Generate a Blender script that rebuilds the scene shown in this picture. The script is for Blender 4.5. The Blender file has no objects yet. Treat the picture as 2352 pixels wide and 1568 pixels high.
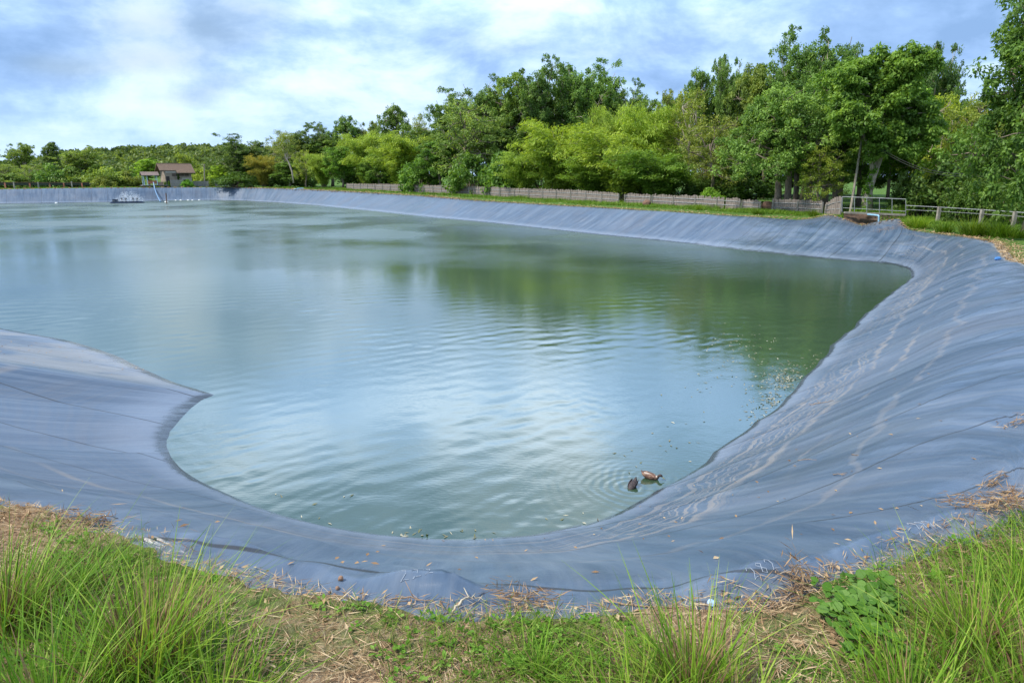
import bpy, bmesh, math, random
import numpy as np
from mathutils import Vector, Matrix, noise as mnoise, geometry
from mathutils.bvhtree import BVHTree
random.seed(7); RNG = np.random.default_rng(7)
sc = bpy.context.scene
COL = sc.collection
R = math.radians
# ------------------------------------------------------------------ camera model
PITCH = R(13.77); CAMZ = 2.2; FP = 1568.0
cp, sp = math.cos(PITCH), math.sin(PITCH)
WZ = -2.8                                     # water level
def ray(px, py):
    u = (px-1176)/FP; v = (784-py)/FP
    return np.array([u, cp+v*sp, -sp+v*cp])
def onz(px, py, z):
    d = ray(px, py); k = (z-CAMZ)/d[2]
    return np.array([d[0]*k, d[1]*k, z])
def ony(px, py, D):
    d = ray(px, py); k = D/d[1]
    return np.array([d[0]*k, D, CAMZ+d[2]*k])
cam = bpy.data.cameras.new('camera'); camo = bpy.data.objects.new('camera', cam); COL.objects.link(camo)
camo.location = (0, 0, CAMZ); camo.rotation_euler = (R(90)-PITCH, 0, 0)
cam.lens = 24; cam.sensor_width = 36; cam.clip_start = 0.05; cam.clip_end = 5000
sc.camera = camo
sc.view_settings.view_transform = 'Standard'; sc.view_settings.look = 'None'
sc.view_settings.exposure = 0.24; sc.view_settings.gamma = 1.0
sc.cycles.max_bounces = 6; sc.cycles.transparent_max_bounces = 32
sc.cycles.diffuse_bounces = 3; sc.cycles.glossy_bounces = 3; sc.cycles.transmission_bounces = 3
sc.cycles.caustics_reflective = False; sc.cycles.caustics_refractive = False
sc.cycles.use_denoising = True
# ------------------------------------------------------------------ node helper
class NT:
    def __init__(s, nt): s.nt = nt; nt.nodes.clear()
    def n(s, typ, ins=None, **props):
        nd = s.nt.nodes.new(typ)
        for k, v in props.items(): setattr(nd, k, v)
        if ins:
            for k, v in ins.items():
                sk = nd.inputs[k]
                if isinstance(v, bpy.types.NodeSocket): s.nt.links.new(v, sk)
                else: sk.default_value = v
        return nd
    def math(s, op, a, b=None, c=None, clamp=False):
        ins = {0: a}
        if b is not None: ins[1] = b
        if c is not None: ins[2] = c
        return s.n('ShaderNodeMath', ins, operation=op, use_clamp=clamp).outputs[0]
    def attr(s, name): return s.n('ShaderNodeAttribute', attribute_name=name).outputs['Fac']
    def comb(s, x, y, z=0.0): return s.n('ShaderNodeCombineXYZ', {0: x, 1: y, 2: z}).outputs[0]
    def noise(s, vec, scale=1., detail=4., rough=.55, dist=0.):
        ins = {'Scale': scale, 'Detail': detail, 'Roughness': rough, 'Distortion': dist}
        if vec is not None: ins['Vector'] = vec
        return s.n('ShaderNodeTexNoise', ins).outputs['Fac']
    def mix(s, f, a, b, mode='MIX'):
        return s.n('ShaderNodeMixRGB', {'Fac': f, 'Color1': a, 'Color2': b}, blend_type=mode).outputs[0]
    def smooth(s, x, a, b, lo=0., hi=1.):
        return s.n('ShaderNodeMapRange', {'Value': x, 'From Min': a, 'From Max': b, 'To Min': lo, 'To Max': hi}, interpolation_type='SMOOTHSTEP').outputs[0]
    def ramp(s, f, stops):
        nd = s.n('ShaderNodeValToRGB', {'Fac': f}); e = nd.color_ramp.elements
        while len(e) < len(stops): e.new(0.5)
        for el, (p, c) in zip(e, stops): el.position = p; el.color = (*c, 1)
        return nd.outputs[0]
    def bump(s, h, strength=.5, dist=.05, normal=None):
        ins = {'Height': h, 'Strength': strength, 'Distance': dist}
        if normal is not None: ins['Normal'] = normal
        return s.n('ShaderNodeBump', ins).outputs[0]
    def out(s, sh): s.n('ShaderNodeOutputMaterial', {'Surface': sh})
def c4(c): return (c[0], c[1], c[2], 1.0)
MATS = {}
def newmat(name):
    m = bpy.data.materials.new(name); m.use_nodes = True; MATS[name] = m
    return m, NT(m.node_tree)
def simple(name, col, rough=.7, var=.25, scale=6., bump=.0, metallic=0., spec=.5, stretch=(1, 1, 1), col2=None):
    m, t = newmat(name)
    co = t.n('ShaderNodeTexCoord').outputs['Object']
    mp = t.n('ShaderNodeMapping', {'Vector': co, 'Scale': stretch}).outputs[0]
    f = t.noise(mp, scale, 5.)
    a = tuple(x*(1-var) for x in col); b = col2 or tuple(min(1, x*(1+var)) for x in col)
    c = t.ramp(f, [(.3, a), (.7, b)])
    ins = {'Base Color': c, 'Roughness': rough, 'Metallic': metallic, 'Specular IOR Level': spec}
    if bump: ins['Normal'] = t.bump(f, bump, .02)
    t.out(t.n('ShaderNodeBsdfPrincipled', ins).outputs[0])
    return m
# ------------------------------------------------------------------ object helpers
def setprops(o, label=None, cat=None, group=None, kind=None):
    if label: o['label'] = label
    if cat: o['category'] = cat
    if group: o['group'] = group
    if kind: o['kind'] = kind
    return o
def empty(name, loc, label, cat, group=None, rz=0.):
    o = bpy.data.objects.new(name, None); COL.objects.link(o)
    o.location = loc; o.rotation_euler = (0, 0, rz); o.empty_display_size = .2
    return setprops(o, label, cat, group)
def link(name, me, mat=None, parent=None):
    o = bpy.data.objects.new(name, me); COL.objects.link(o)
    if mat is not None and not me.materials: me.materials.append(mat)
    if parent is not None: o.parent = parent
    return o
def npmesh(name, V, F, tint=None, smooth=False, attrs=None, mi=None):
    """V (n,3); F list of int arrays (k,m) of equal-size faces"""
    me = bpy.data.meshes.new(name); V = np.asarray(V, dtype=np.float32)
    if not isinstance(F, (list, tuple)): F = [F]
    F = [np.asarray(f, dtype=np.int32) for f in F if len(f)]
    me.vertices.add(len(V)); me.vertices.foreach_set('co', V.ravel())
    lv = np.concatenate([f.ravel() for f in F]); sizes = np.concatenate([np.full(len(f), f.shape[1], dtype=np.int32) for f in F])
    me.loops.add(len(lv)); me.loops.foreach_set('vertex_index', lv)
    st = np.zeros(len(sizes), dtype=np.int32); st[1:] = np.cumsum(sizes)[:-1]
    me.polygons.add(len(sizes)); me.polygons.foreach_set('loop_start', st)
    try: me.polygons.foreach_set('loop_total', sizes)
    except Exception: pass
    if mi is not None: me.polygons.foreach_set('material_index', np.asarray(mi, dtype=np.int32))
    me.polygons.foreach_set('use_smooth', np.full(len(sizes), smooth))
    for k, a in (attrs or {}).items():
        at = me.attributes.new(k, 'FLOAT', 'POINT'); at.data.foreach_set('value', np.asarray(a, dtype=np.float32))
    if tint is not None:
        at = me.attributes.new('tint', 'FLOAT', 'POINT'); at.data.foreach_set('value', np.asarray(tint, dtype=np.float32))
    me.update(calc_edges=True); me.validate(verbose=False)
    return me
class MB:
    """collects solid pieces into one mesh"""
    def __init__(s): s.V = []; s.F = {3: [], 4: []}; s.n = 0
    def add(s, V, F):
        V = np.asarray(V, float)
        for f in F: s.F.setdefault(len(f), []).append([i+s.n for i in f])
        s.V.append(V); s.n += len(V)
    def box(s, c, size, rot=None):
        x, y, z = [a/2 for a in size]
        P = np.array([[-x,-y,-z],[x,-y,-z],[x,y,-z],[-x,y,-z],[-x,-y,z],[x,-y,z],[x,y,z],[-x,y,z]])
        if rot is not None: P = P @ np.array(rot.to_3x3()).T
        s.add(P+np.asarray(c, float), [(0,3,2,1),(4,5,6,7),(0,1,5,4),(1,2,6,5),(2,3,7,6),(3,0,4,7)])
    def tube(s, pts, rad, n=6, cap=True):
        pts = [np.asarray(p, float) for p in pts]; k = len(pts)
        rad = [rad]*k if np.isscalar(rad) else list(rad)
        V = []; prev = None
        for i in range(k):
            d = pts[min(i+1, k-1)]-pts[max(i-1, 0)]; d = d/(np.linalg.norm(d)+1e-9)
            if prev is None:
                a = np.array([0, 0, 1.]) if abs(d[2]) < .9 else np.array([1., 0, 0]); u = np.cross(d, a)
            else: u = prev-d*np.dot(prev, d)
            u /= np.linalg.norm(u)+1e-9; w = np.cross(d, u); prev = u
            for j in range(n):
                t = 2*math.pi*j/n; V.append(pts[i]+rad[i]*(math.cos(t)*u+math.sin(t)*w))
        F = [(i*n+j, i*n+(j+1) % n, (i+1)*n+(j+1) % n, (i+1)*n+j) for i in range(k-1) for j in range(n)]
        if cap:
            F.append(tuple(range(n-1, -1, -1))); F.append(tuple((k-1)*n+j for j in range(n)))
        s.add(V, F)
    def build(s, name, mat, parent=None, smooth=False):
        me = npmesh(name, np.concatenate(s.V), [np.array(f) for f in s.F.values() if f], smooth=smooth)
        return link(name, me, mat, parent)
# ------------------------------------------------------------------ pond outline curves (t, px, py[, z]) or (t, 'w', x, y, z)
Wk = [(0, 'w', -90, 62), (2, 'w', -40, 34), (4, -20, 750), (6, 164, 783), (7.5, 263, 814), (8.5, 328, 847), (9.3, 397, 877), (10, 494, 907),
 (10.6, 465, 917), (11.2, 438, 937), (12, 410, 967), (12.6, 391, 989), (13.2, 383, 1011), (13.8, 384, 1030), (14.4, 394, 1052), (15, 410, 1071), (15.6, 438, 1092),
 (16.4, 479, 1115), (17.2, 520, 1133), (18, 588, 1162), (19, 660, 1186), (20, 735, 1205), (21, 806, 1217), (22, 877, 1227), (24, 985, 1236), (26, 1089, 1238), (28, 1231, 1227), (30, 1337, 1203), (32, 1416, 1172),
 (34, 1510, 1125), (36, 1580, 1078), (37, 1617, 1055), (38, 1643, 1034), (39, 1669, 1010), (40, 1716, 982), (41, 1753, 954), (42, 1786, 926), (43, 1819, 903), (44, 1847, 863), (45, 1875, 835), (46, 1892, 818), (47, 1908, 790),
 (48, 1955, 755), (49, 1978, 727), (50, 2011, 701), (52, 2049, 671), (53, 2079, 649), (54, 2094, 632), (55, 2091, 620), (56, 2075, 613), (57, 2050, 607), (58, 2000, 602),
 (60, 1870, 593), (62, 1742, 579), (64, 1636, 566.6), (66, 1531, 554), (68, 1390, 541), (70, 1253, 526), (72, 1117, 511), (74, 985, 499), (76, 815, 481), (78, 715, 471),
 (80, 627, 465), (82, 565, 461.5), (84, 500, 459.5), (86, 375, 461), (88, 250, 464.5), (90, 125, 466), (92, 0, 468), (94, -200, 470), (97, 'w', -150, 108), (100, 'w', -90, 62)]
Bk = [(0, 'w', -91, 54, -.3), (2, 'w', -44, 27, -.2), (4, 'w', -33, 20.5, -.2), (6, 'w', -27, 17, -.15), (8, 'w', -21.5, 14.5, -.1), (10, 'w', -16.8, 12.7, -.05), (12, 'w', -13.6, 10.2, 0), (14, 'w', -9.6, 7.2, 0),
 (16, 'w', -6.6, 5.6, 0), (17, 'w', -5, 5.0, 0), (18, 0, 1145, 0), (19, 217, 1175, 0), (20, 400, 1215, 0), (21, 540, 1243, 0), (22, 660, 1272, 0), (24, 850, 1310, 0), (26, 1018, 1330, 0), (27, 1350, 1350, 0), (28, 1660, 1341, 0), (29, 1807, 1293, 0), (30, 1976, 1245, 0),
 (31, 2182, 1172, 0), (32, 2352, 1085, 0), (34, 'w', 5.4, 7.0, -.05), (36, 'w', 6.6, 8.7, -.1), (40, 'w', 8.4, 11.0, -.2), (44, 2326, 690, -.3), (46, 2310, 653, -.4), (48, 2292, 622, -.55), (50, 2273, 597, -.7), (52, 2262, 574, -.9),
 (53.5, 2238, 556, -1.15), (55, 2190, 546, -1.25), (56.5, 2120, 537, -1.3), (58, 2040, 528, -1.25), (59, 1960, 520, -1.15), (60, 1865, 510, -1.05), (62, 1760, 501, -1.0), (64, 1650, 495, -.9), (66, 1531, 487, -.85), (68, 1390, 479, -.85),
 (70, 1253, 471, -.85), (72, 1117, 463, -.85), (74, 980, 451.5, -.75), (76, 815, 441.5, -.65), (78, 715, 436.5, -.55), (80, 627, 433, -.45), (82, 565, 432, -.4), (84, 500, 431, -.35), (86, 375, 431.5, -.3), (88, 250, 432, -.3), (90, 125, 433.3, -.32),
 (92, 0, 435.5, -.35), (94, -200, 438, -.35), (97, 'w', -158, 110, -.6), (100, 'w', -91, 54, -.3)]
Ek = [(0, 'w', -91.5, 53, -.28), (2, 'w', -44.5, 26, -.18), (4, 'w', -33.6, 19.6, -.18), (6, 'w', -27.6, 16, -.12), (10, 'w', -17.5, 11.8, -.03), (12, 'w', -14, 9.2, 0), (14, 'w', -9.9, 6.4, 0), (16, 'w', -6.7, 5.0, 0), (17, 'w', -5, 4.5, 0), (18, 0, 1172, 0), (19, 150, 1208, 0),
 (20, 250, 1258, 0), (21, 340, 1305, 0), (22, 450, 1345, 0), (23, 617, 1390, 0), (24, 735, 1405, 0), (25, 877, 1426, 0), (26, 983, 1443, 0), (26.5, 1089, 1433, 0), (27, 1231, 1433, 0), (27.5, 1337, 1447, 0), (28, 1480, 1422, 0), (28.5, 1627, 1428, 0), (29, 1770, 1432, 0),
 (29.5, 1850, 1388, 0), (30, 1950, 1342, 0), (31, 2080, 1302, 0), (31.5, 2180, 1268, 0), (32, 2260, 1250, 0), (33, 2352, 1243, 0), (34, 'w', 5.2, 4.9, 0), (36, 'w', 7.8, 7.2, -.05), (40, 'w', 10.3, 10, -.15), (44, 'w', 13.2, 13.4, -.3), (47, 'w', 15.8, 17.6, -.5), (50, 2352, 608, -.7), (51, 2326, 592, -.8),
 (52, 2312, 572, -.95), (53, 2300, 561, -1.1), (54, 2260, 551, -1.18), (55, 2214, 543, -1.25), (56.3, 2150, 536.5, -1.3), (56.8, 2082, 527, -1.2), (57.5, 'd', 2066, 501, 45.2), (58, 'd', 2020, 508, 45.4), (58.7, 'd', 1977, 518, 46.8), (59.3, 'd', 1940, 503, 48.4), (59.8, 'd', 1907, 491.5, 49.4), (60.4, 'd', 1875, 500, 50.2), (61, 1846, 506, -1.0), (62, 1760, 500, -.96), (64, 1650, 494, -.87), (66, 1531, 486, -.82),
 (68, 1390, 478, -.82), (70, 1253, 470.2, -.82), (72, 1117, 462.2, -.82), (74, 980, 450.8, -.72), (76, 815, 440.8, -.62), (78, 715, 435.8, -.52), (80, 627, 432.4, -.42), (82, 565, 431.4, -.37), (84, 500, 430.4, -.32), (86, 375, 430.9, -.27), (88, 250, 431.4, -.27), (90, 125, 432.8, -.29), (92, 0, 435, -.32), (94, -200, 437.5, -.32), (97, 'w', -159, 111, -.57), (100, 'w', -91.5, 53, -.28)]
def keypts(K, dz):
    t = []; P = []
    for k in K:
        t.append(k[0])
        if k[1] == 'w': P.append((k[2], k[3], k[4] if len(k) > 4 else dz))
        elif k[1] == 'd': P.append(tuple(ony(k[2], k[3], k[4])))
        else: P.append(tuple(onz(k[1], k[2], k[3] if len(k) > 3 else dz)))
    return np.array(t), np.array(P)
_tw, _Pw = keypts(Wk, WZ)
def fixdepth(K, t0, ref, gap):
    tr, Pr = ref; out = []
    for k in K:
        if k[0] >= t0 and k[1] not in ('w', 'd'):
            D = float(np.interp(k[0], tr, Pr[:, 1]))+gap; out.append((k[0], 'd', k[1], k[2], D))
        else: out.append(k)
    return out
def skew(K):                                      # pair each rim point with the water point straight down its slope
    return [(k[0]+float(np.interp(k[0], [56.6, 59, 62, 66, 72, 76, 78, 80, 84], [0, 1.1, 1.5, 1.3, 1.1, 1., .8, .6, 0])),)+tuple(k[1:]) for k in K]
Bk = fixdepth(skew(Bk), 76, (_tw, _Pw), 3.6); Ek = skew(Ek)
_tb, _Pb = keypts(Bk, 0)
Ek = fixdepth(Ek, 62.2, (_tb, _Pb), 1.0)
def curve(K, dz, tt, sig):
    t, P = keypts(K, dz)
    fine = np.linspace(0, 100, 20001)
    C = np.stack([np.interp(fine, t, P[:, i]) for i in range(3)], 1)
    # smooth with a t-window, less near the spit's tip
    n = int(sig*200); w = np.exp(-.5*(np.arange(-3*n, 3*n+1)/n)**2); w /= w.sum()
    pad = np.concatenate([C[-3*n-1:-1], C, C[1:3*n+1]])
    S = np.stack([np.convolve(pad[:, i], w, 'valid') for i in range(3)], 1)
    tip = np.exp(-((fine-10)/.5)**2)[:, None]
    S = S*(1-tip)+C*tip
    return np.stack([np.interp(tt, fine, S[:, i]) for i in range(3)], 1)
ft = np.linspace(0, 100, 20001)
Wf = curve(Wk, WZ, ft, .22); Ef = curve(Ek, 0, ft, .12)
den = np.zeros(len(ft))
for Cf in (Wf, Ef):
    seg = np.linalg.norm(np.diff(Cf, axis=0), axis=1); mid = (Cf[1:]+Cf[:-1])/2
    dist = np.hypot(mid[:, 0], mid[:, 1]); off = mid[:, 0] < -.9*mid[:, 1]-2
    sp_ = np.clip(.0075*dist, .05, 2.5); sp_ = np.where(off, sp_*4, sp_)
    den[1:] = np.maximum(den[1:], seg/sp_)
cum = np.cumsum(den); NS = int(cum[-1])
T = np.interp(np.linspace(0, cum[-1], NS+1)[:-1], cum, ft)
Wc = curve(Wk, WZ, T, .22); Bc = curve(Bk, 0, T, .3); Ec = curve(Ek, 0, T, .12)
rimP = np.concatenate([Bc, Ec])[::3]
def G(x, y):
    x = np.atleast_1d(x).astype(float); y = np.atleast_1d(y).astype(float); out = np.empty(len(x))
    for a in range(0, len(x), 2000):
        d2 = (x[a:a+2000, None]-Bc[None, ::3, 0])**2+(y[a:a+2000, None]-Bc[None, ::3, 1])**2
        w = 1/(d2+.5)**1.6; out[a:a+2000] = (w*Bc[None, ::3, 2]).sum(1)/w.sum(1)
    return out
def g1(x, y): return float(G(x, y)[0])
def fbm(x, y, s, o=3, seed=0.): return mnoise.fractal(Vector((x*s+seed, y*s-seed, seed*.37)), 1., 2., o)
# ------------------------------------------------------------------ liner
U_len = np.concatenate([[0], np.cumsum(np.linalg.norm(np.diff((Wc+Bc)/2, axis=0), axis=1))])
n1, n2, n3, n4 = 14, 14, 46, 8
rows = []; hv = []
run = Wc-Bc; runL = np.linalg.norm(run[:, :2], axis=1)[:, None]; rdir = run/np.maximum(runL, .1)
P1 = Bc+(Ec-Bc)*.45
fr = np.minimum(1.1/np.maximum(runL, .1), .35); P2 = Bc+run*fr
for i in range(n1): s = i/n1; rows.append(Ec*(1-s)+P1*s)
for i in range(n2):
    s = i/n2; rows.append(P1*(1-s)**2+2*Bc*s*(1-s)+P2*s*s)
for i in range(n3):
    s = i/n3; p = P2*(1-s)+Wc*s; p = p.copy(); p[:, 2] -= .10*np.sin(math.pi*s)*np.minimum(1, runL[:, 0]/5); rows.append(p)
for i in range(n4+1):
    s = i/n4; p = Wc+rdir*np.array([1, 1, 1.2])*3*s; rows.append(p)
L = np.stack(rows, 0)                          # (M, N, 3)
M_, N_ = L.shape[:2]
iw = n1+n2+n3
rel = np.zeros(M_)
prof = np.concatenate([np.linspace(-1, 0, n1, endpoint=False), np.linspace(0, .25, n2, endpoint=False), np.linspace(.25, 1, n3, endpoint=False), np.linspace(1, 1.5, n4+1)])
seam = np.zeros((M_, N_)); smask = np.ones((M_, N_))
for j in range(N_):
    t = T[j]
    near = 1.0 if (t < 54) else .35
    d0 = math.hypot(Bc[j, 0], Bc[j, 1])
    for i in range(M_):
        x, y, z = L[i, j]
        s = prof[i]
        d = 0.
        if d0 < 60:
            nb = math.exp(-((s+.05)/.35)**2)                        # folds along the slope's top edge
            d += nb*.10*fbm(x, y, .9, 3, 3.)*near
            d += nb*.05*max(0, fbm(x, y, 2.1, 2, 9.))*near
            rg_ = 1-abs(fbm(x, y, 1.15, 2, 15.))*3.2
            if rg_ > 0: d += .032*rg_*rg_*math.exp(-((s+.2)/.5)**2)*near
            k = math.exp(-((s-.5)/.4)**2)
            d += k*.030*mnoise.noise(Vector((U_len[j]*.9, s*1.2, 5)))+k*.012*mnoise.noise(Vector((U_len[j]*3.2+s*2, s*1.6, 1)))
            if 30 < t < 54:                                          # taut panels sag between the weld seams
                q = (y+.12*x)/1.75; ph = abs(math.sin(math.pi*q))
                d -= (.035+.045*mnoise.noise(Vector((math.floor(q)*3.7, 1.3, 2.))))*ph*max(0, min(1, (s-.15)*2))
            if 54 < t < 68 and s > 0: d += (.07*fbm(x, y, .55, 3, 2.)+.03*fbm(x, y, 1.6, 2, 7.))*min(1, s*4)*min(1, (68-t)/3)*min(1, (t-54)/2)
            if 9.9 < t < 19: d -= .42*math.sin(math.pi*max(0, min(1, s)))**1.2*min(1, (t-9.9)/1.3)*min(1, max(0, (18.5-t)/5))*(1-.5*(t > 14))
            d += .012*fbm(x, y, 2.5, 2, 4.)*math.exp(-((s+.5)/.5)**2)
        L[i, j, 2] += d
        seam[i, j] = (y+.12*x)/1.75 if t < 54 else U_len[j]/2.6
smask[:, (T > 53.2) & (T < 54.9)] = 0
# a few larger creases seen by the camera
def crease(px, py, amp, rx, ry, ang):
    c = onz(px, py, 0); ca, sa = math.cos(ang), math.sin(ang)
    dx = L[..., 0]-c[0]; dy = L[..., 1]-c[1]; a = dx*ca+dy*sa; b = -dx*sa+dy*ca
    L[..., 2] += amp*np.exp(-(a/rx)**2-(b/ry)**2)
crease(1020, 1330, .085, .26, .11, -.25); crease(900, 1318, .04, .3, .1, .1); crease(640, 1272, .05, .3, .1, -.4); crease(540, 1245, .05, .3, .09, -.2); crease(400, 1232, .05, .3, .1, .1)
crease(1500, 1372, .045, .25, .09, .5); crease(1700, 1330, .06, .35, .1, .5); crease(1990, 1242, .06, .35, .1, .35); crease(1180, 1360, -.05, .45, .2, 0); crease(2180, 1185, .05, .4, .12, .3); crease(215, 1172, .05, .35, .1, .1)
idx = np.arange(M_*N_).reshape(M_, N_); nx = np.roll(idx, -1, 1)
Fq = np.stack([idx[:-1], idx[1:], nx[1:], nx[:-1]], -1).reshape(-1, 4)
h = L[..., 2]-WZ
ll = npmesh('pond_liner', L.reshape(-1, 3), Fq, smooth=True, attrs={'uu': np.broadcast_to(U_len, (M_, N_)).ravel(), 'hh': h.ravel(), 'vv': np.broadcast_to(prof[:, None], (M_, N_)).ravel(),
    'seam': seam.ravel(), 'smask': smask.ravel(), 'tt': np.broadcast_to(T, (M_, N_)).ravel()})
m, t = newmat('liner_plastic')
uu, hh, vv, se, sm_, tt_ = [t.attr(a) for a in ('uu', 'hh', 'vv', 'seam', 'smask', 'tt')]
oc = t.n('ShaderNodeTexCoord').outputs['Object']
wob = t.noise(t.comb(t.math('MULTIPLY', uu, .9), t.math('MULTIPLY', hh, 1.5)), 1., 3.)
wob2 = t.noise(t.comb(t.math('MULTIPLY', uu, 3.), t.math('MULTIPLY', hh, 5.)), 1., 4., .65)
sag = t.math('ABSOLUTE', t.math('SINE', t.math('MULTIPLY', se, math.pi)))
calm = t.smooth(tt_, 17., 30., .04, 1.)
hw = t.math('ADD', t.math('ADD', hh, t.math('MULTIPLY', t.math('MULTIPLY', t.math('SUBTRACT', wob, .5), .5), calm)), t.math('MULTIPLY', t.math('ADD', t.math('MULTIPLY', t.math('SUBTRACT', wob2, .5), .09), t.math('MULTIPLY', sag, .05)), calm))
# silt lines left at earlier water levels
ln = t.noise(t.comb(t.math('MULTIPLY', uu, .05), t.math('MULTIPLY', hw, 34.), 3.), 1., 2., .6)
lines = t.smooth(ln, .50, .60)
zone = t.math('MULTIPLY', t.smooth(hw, .12, .35), t.smooth(hw, 1.25, .75))
patch = t.smooth(t.noise(t.comb(t.math('MULTIPLY', uu, .22), t.math('MULTIPLY', hh, .8), 8.), 1., 3.), .36, .58)
lines = t.math('MULTIPLY', t.math('MULTIPLY', t.math('MULTIPLY', lines, t.smooth(tt_, 14., 24., .12, 1.)), zone), patch)
def band(c, w):
    return t.smooth(t.math('ABSOLUTE', t.math('SUBTRACT', hw, c)), w, w*.2)
b1 = t.math('MULTIPLY', band(1.42, .05), t.smooth(t.noise(t.comb(t.math('MULTIPLY', uu, .5), hh, 1.), 1.), .4, .6))
b2 = t.math('MULTIPLY', band(.95, .06), t.smooth(t.noise(t.comb(t.math('MULTIPLY', uu, .4), hh, 4.), 1.), .35, .6))
b3 = t.math('MULTIPLY', band(1.95, .05), .4)
silt = t.math('MULTIPLY', t.math('ADD', lines, t.math('ADD', t.math('MULTIPLY', b1, .8), t.math('ADD', t.math('MULTIPLY', b2, .9), b3)), clamp=True), .46)
# dust and rain streaks running down the slope
st1 = t.noise(t.comb(t.math('MULTIPLY', uu, 2.6), t.math('MULTIPLY', vv, 1.3)), 1., 6., .65)
st2 = t.noise(t.comb(t.math('MULTIPLY', uu, .55), t.math('MULTIPLY', vv, .8), 2.), 1., 4.)
st3 = t.noise(t.comb(t.math('MULTIPLY', uu, 11.), t.math('MULTIPLY', vv, 2.6), 7.), 1., 4., .6)
base = t.ramp(st1, [(.3, (.038, .066, .112)), (.5, (.066, .102, .160)), (.72, (.134, .174, .232))])
base = t.mix(t.smooth(st2, .4, .7, 0, .40), base, c4((.120, .148, .200)))
base = t.mix(t.smooth(st3, .45, .75, 0, .30), base, c4((.155, .172, .20)))
brown = t.smooth(t.noise(oc, .35, 4.), .48, .7, 0, .24)
base = t.mix(brown, base, c4((.105, .10, .105)))
silt = t.math('MULTIPLY', silt, t.smooth(t.math('ABSOLUTE', t.math('SUBTRACT', tt_, 33.)), 25.5, 21.5, .12, 1.))
base = t.mix(silt, base, c4((.30, .26, .215)))
low = t.smooth(t.math('ADD', hh, t.math('MULTIPLY', t.math('SUBTRACT', wob2, .5), .12)), .34, .10)
base = t.mix(t.math('MULTIPLY', low, .55), base, c4((.19, .23, .30)))
wet = t.smooth(t.math('ADD', hh, t.math('MULTIPLY', t.math('SUBTRACT', wob2, .5), .10)), .085, .035)
base = t.mix(t.math('MULTIPLY', wet, .8), base, c4((.022, .030, .036)))
# pale dusty top apron
dn = t.noise(oc, 1.3, 6., .65)
top = t.math('MULTIPLY', t.smooth(t.math('ADD', vv, t.math('MULTIPLY', t.math('SUBTRACT', dn, .5), .7)), .12, -.35), .55)
base = t.mix(top, base, c4((.125, .135, .155)))
pale = t.math('MULTIPLY', t.smooth(t.noise(oc, 4.2, 7., .72), .52, .72), t.smooth(vv, -.25, -.8))
base = t.mix(t.math('MULTIPLY', pale, .8), base, c4((.34, .335, .325)))
pale2 = t.math('MULTIPLY', t.smooth(vv, .05, -.3), t.smooth(t.math('ABSOLUTE', t.math('SUBTRACT', tt_, 47.)), 8., 4.))
base = t.mix(t.math('MULTIPLY', pale2, .8), base, c4((.28, .30, .32)))
# silt left on the low spit
spit = t.math('MULTIPLY', t.smooth(t.math('ABSOLUTE', t.math('SUBTRACT', tt_, 7.4)), 2.7, 1.8), t.smooth(t.noise(oc, .55, 5., .6), .36, .6))
base = t.mix(t.math('MULTIPLY', spit, t.smooth(hh, 1.6, .9, 0., .38)), base, c4((.36, .33, .28)))
# weld seams
fracd = t.math('ABSOLUTE', t.math('SUBTRACT', t.math('FRACT', t.math('ADD', se, .5)), .5))
wl = t.n('ShaderNodeNewGeometry')
sl = t.math('MULTIPLY', t.smooth(fracd, .012, .005), sm_)
sl = t.math('MULTIPLY', sl, t.smooth(t.noise(t.comb(t.math('FLOOR', se), 3.3), 5.7, 0.), .3, .5, .55, 1.))
base = t.mix(sl, base, c4((.035, .04, .05)))
rgh = t.math('SUBTRACT', t.math('ADD', t.smooth(st2, .3, .7, .30, .46), t.math('MULTIPLY', silt, .3)), t.math('MULTIPLY', wet, .2))
hb = t.math('ADD', t.math('MULTIPLY', st1, .6), t.math('ADD', t.math('MULTIPLY', t.noise(oc, 1.4, 4.), 1.2), t.math('MULTIPLY', t.noise(oc, 30., 3.), .06)))
pan = t.smooth(t.noise(t.comb(t.math('MULTIPLY', uu, 1.1), t.math('MULTIPLY', vv, 2.5), 9.), 1., 3., .5), .3, .8)
hb = t.math('ADD', hb, t.math('MULTIPLY', pan, .9))
crn = t.smooth(t.math('ABSOLUTE', t.math('SUBTRACT', tt_, 60.)), 6.5, 3.5)
rgh = t.math('SUBTRACT', rgh, t.math('MULTIPLY', crn, .15))
dim = t.smooth(t.n('ShaderNodeTexVoronoi', {'Vector': t.comb(t.math('MULTIPLY', uu, .7), t.math('MULTIPLY', vv, 3.2)), 'Scale': 1.}).outputs['Distance'], .28, .0)
hb = t.math('ADD', hb, t.math('MULTIPLY', t.math('MULTIPLY', dim, crn), 2.2))
nb_ = t.bump(hb, .35, .06)
t.out(t.n('ShaderNodeBsdfPrincipled', {'Base Color': base, 'Roughness': rgh, 'Specular IOR Level': .5, 'Normal': nb_}).outputs[0])
liner = link('pond_liner', ll, m); setprops(liner, 'grey-blue plastic sheet lining the banks of the pond', 'pond liner', kind='structure')
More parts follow.
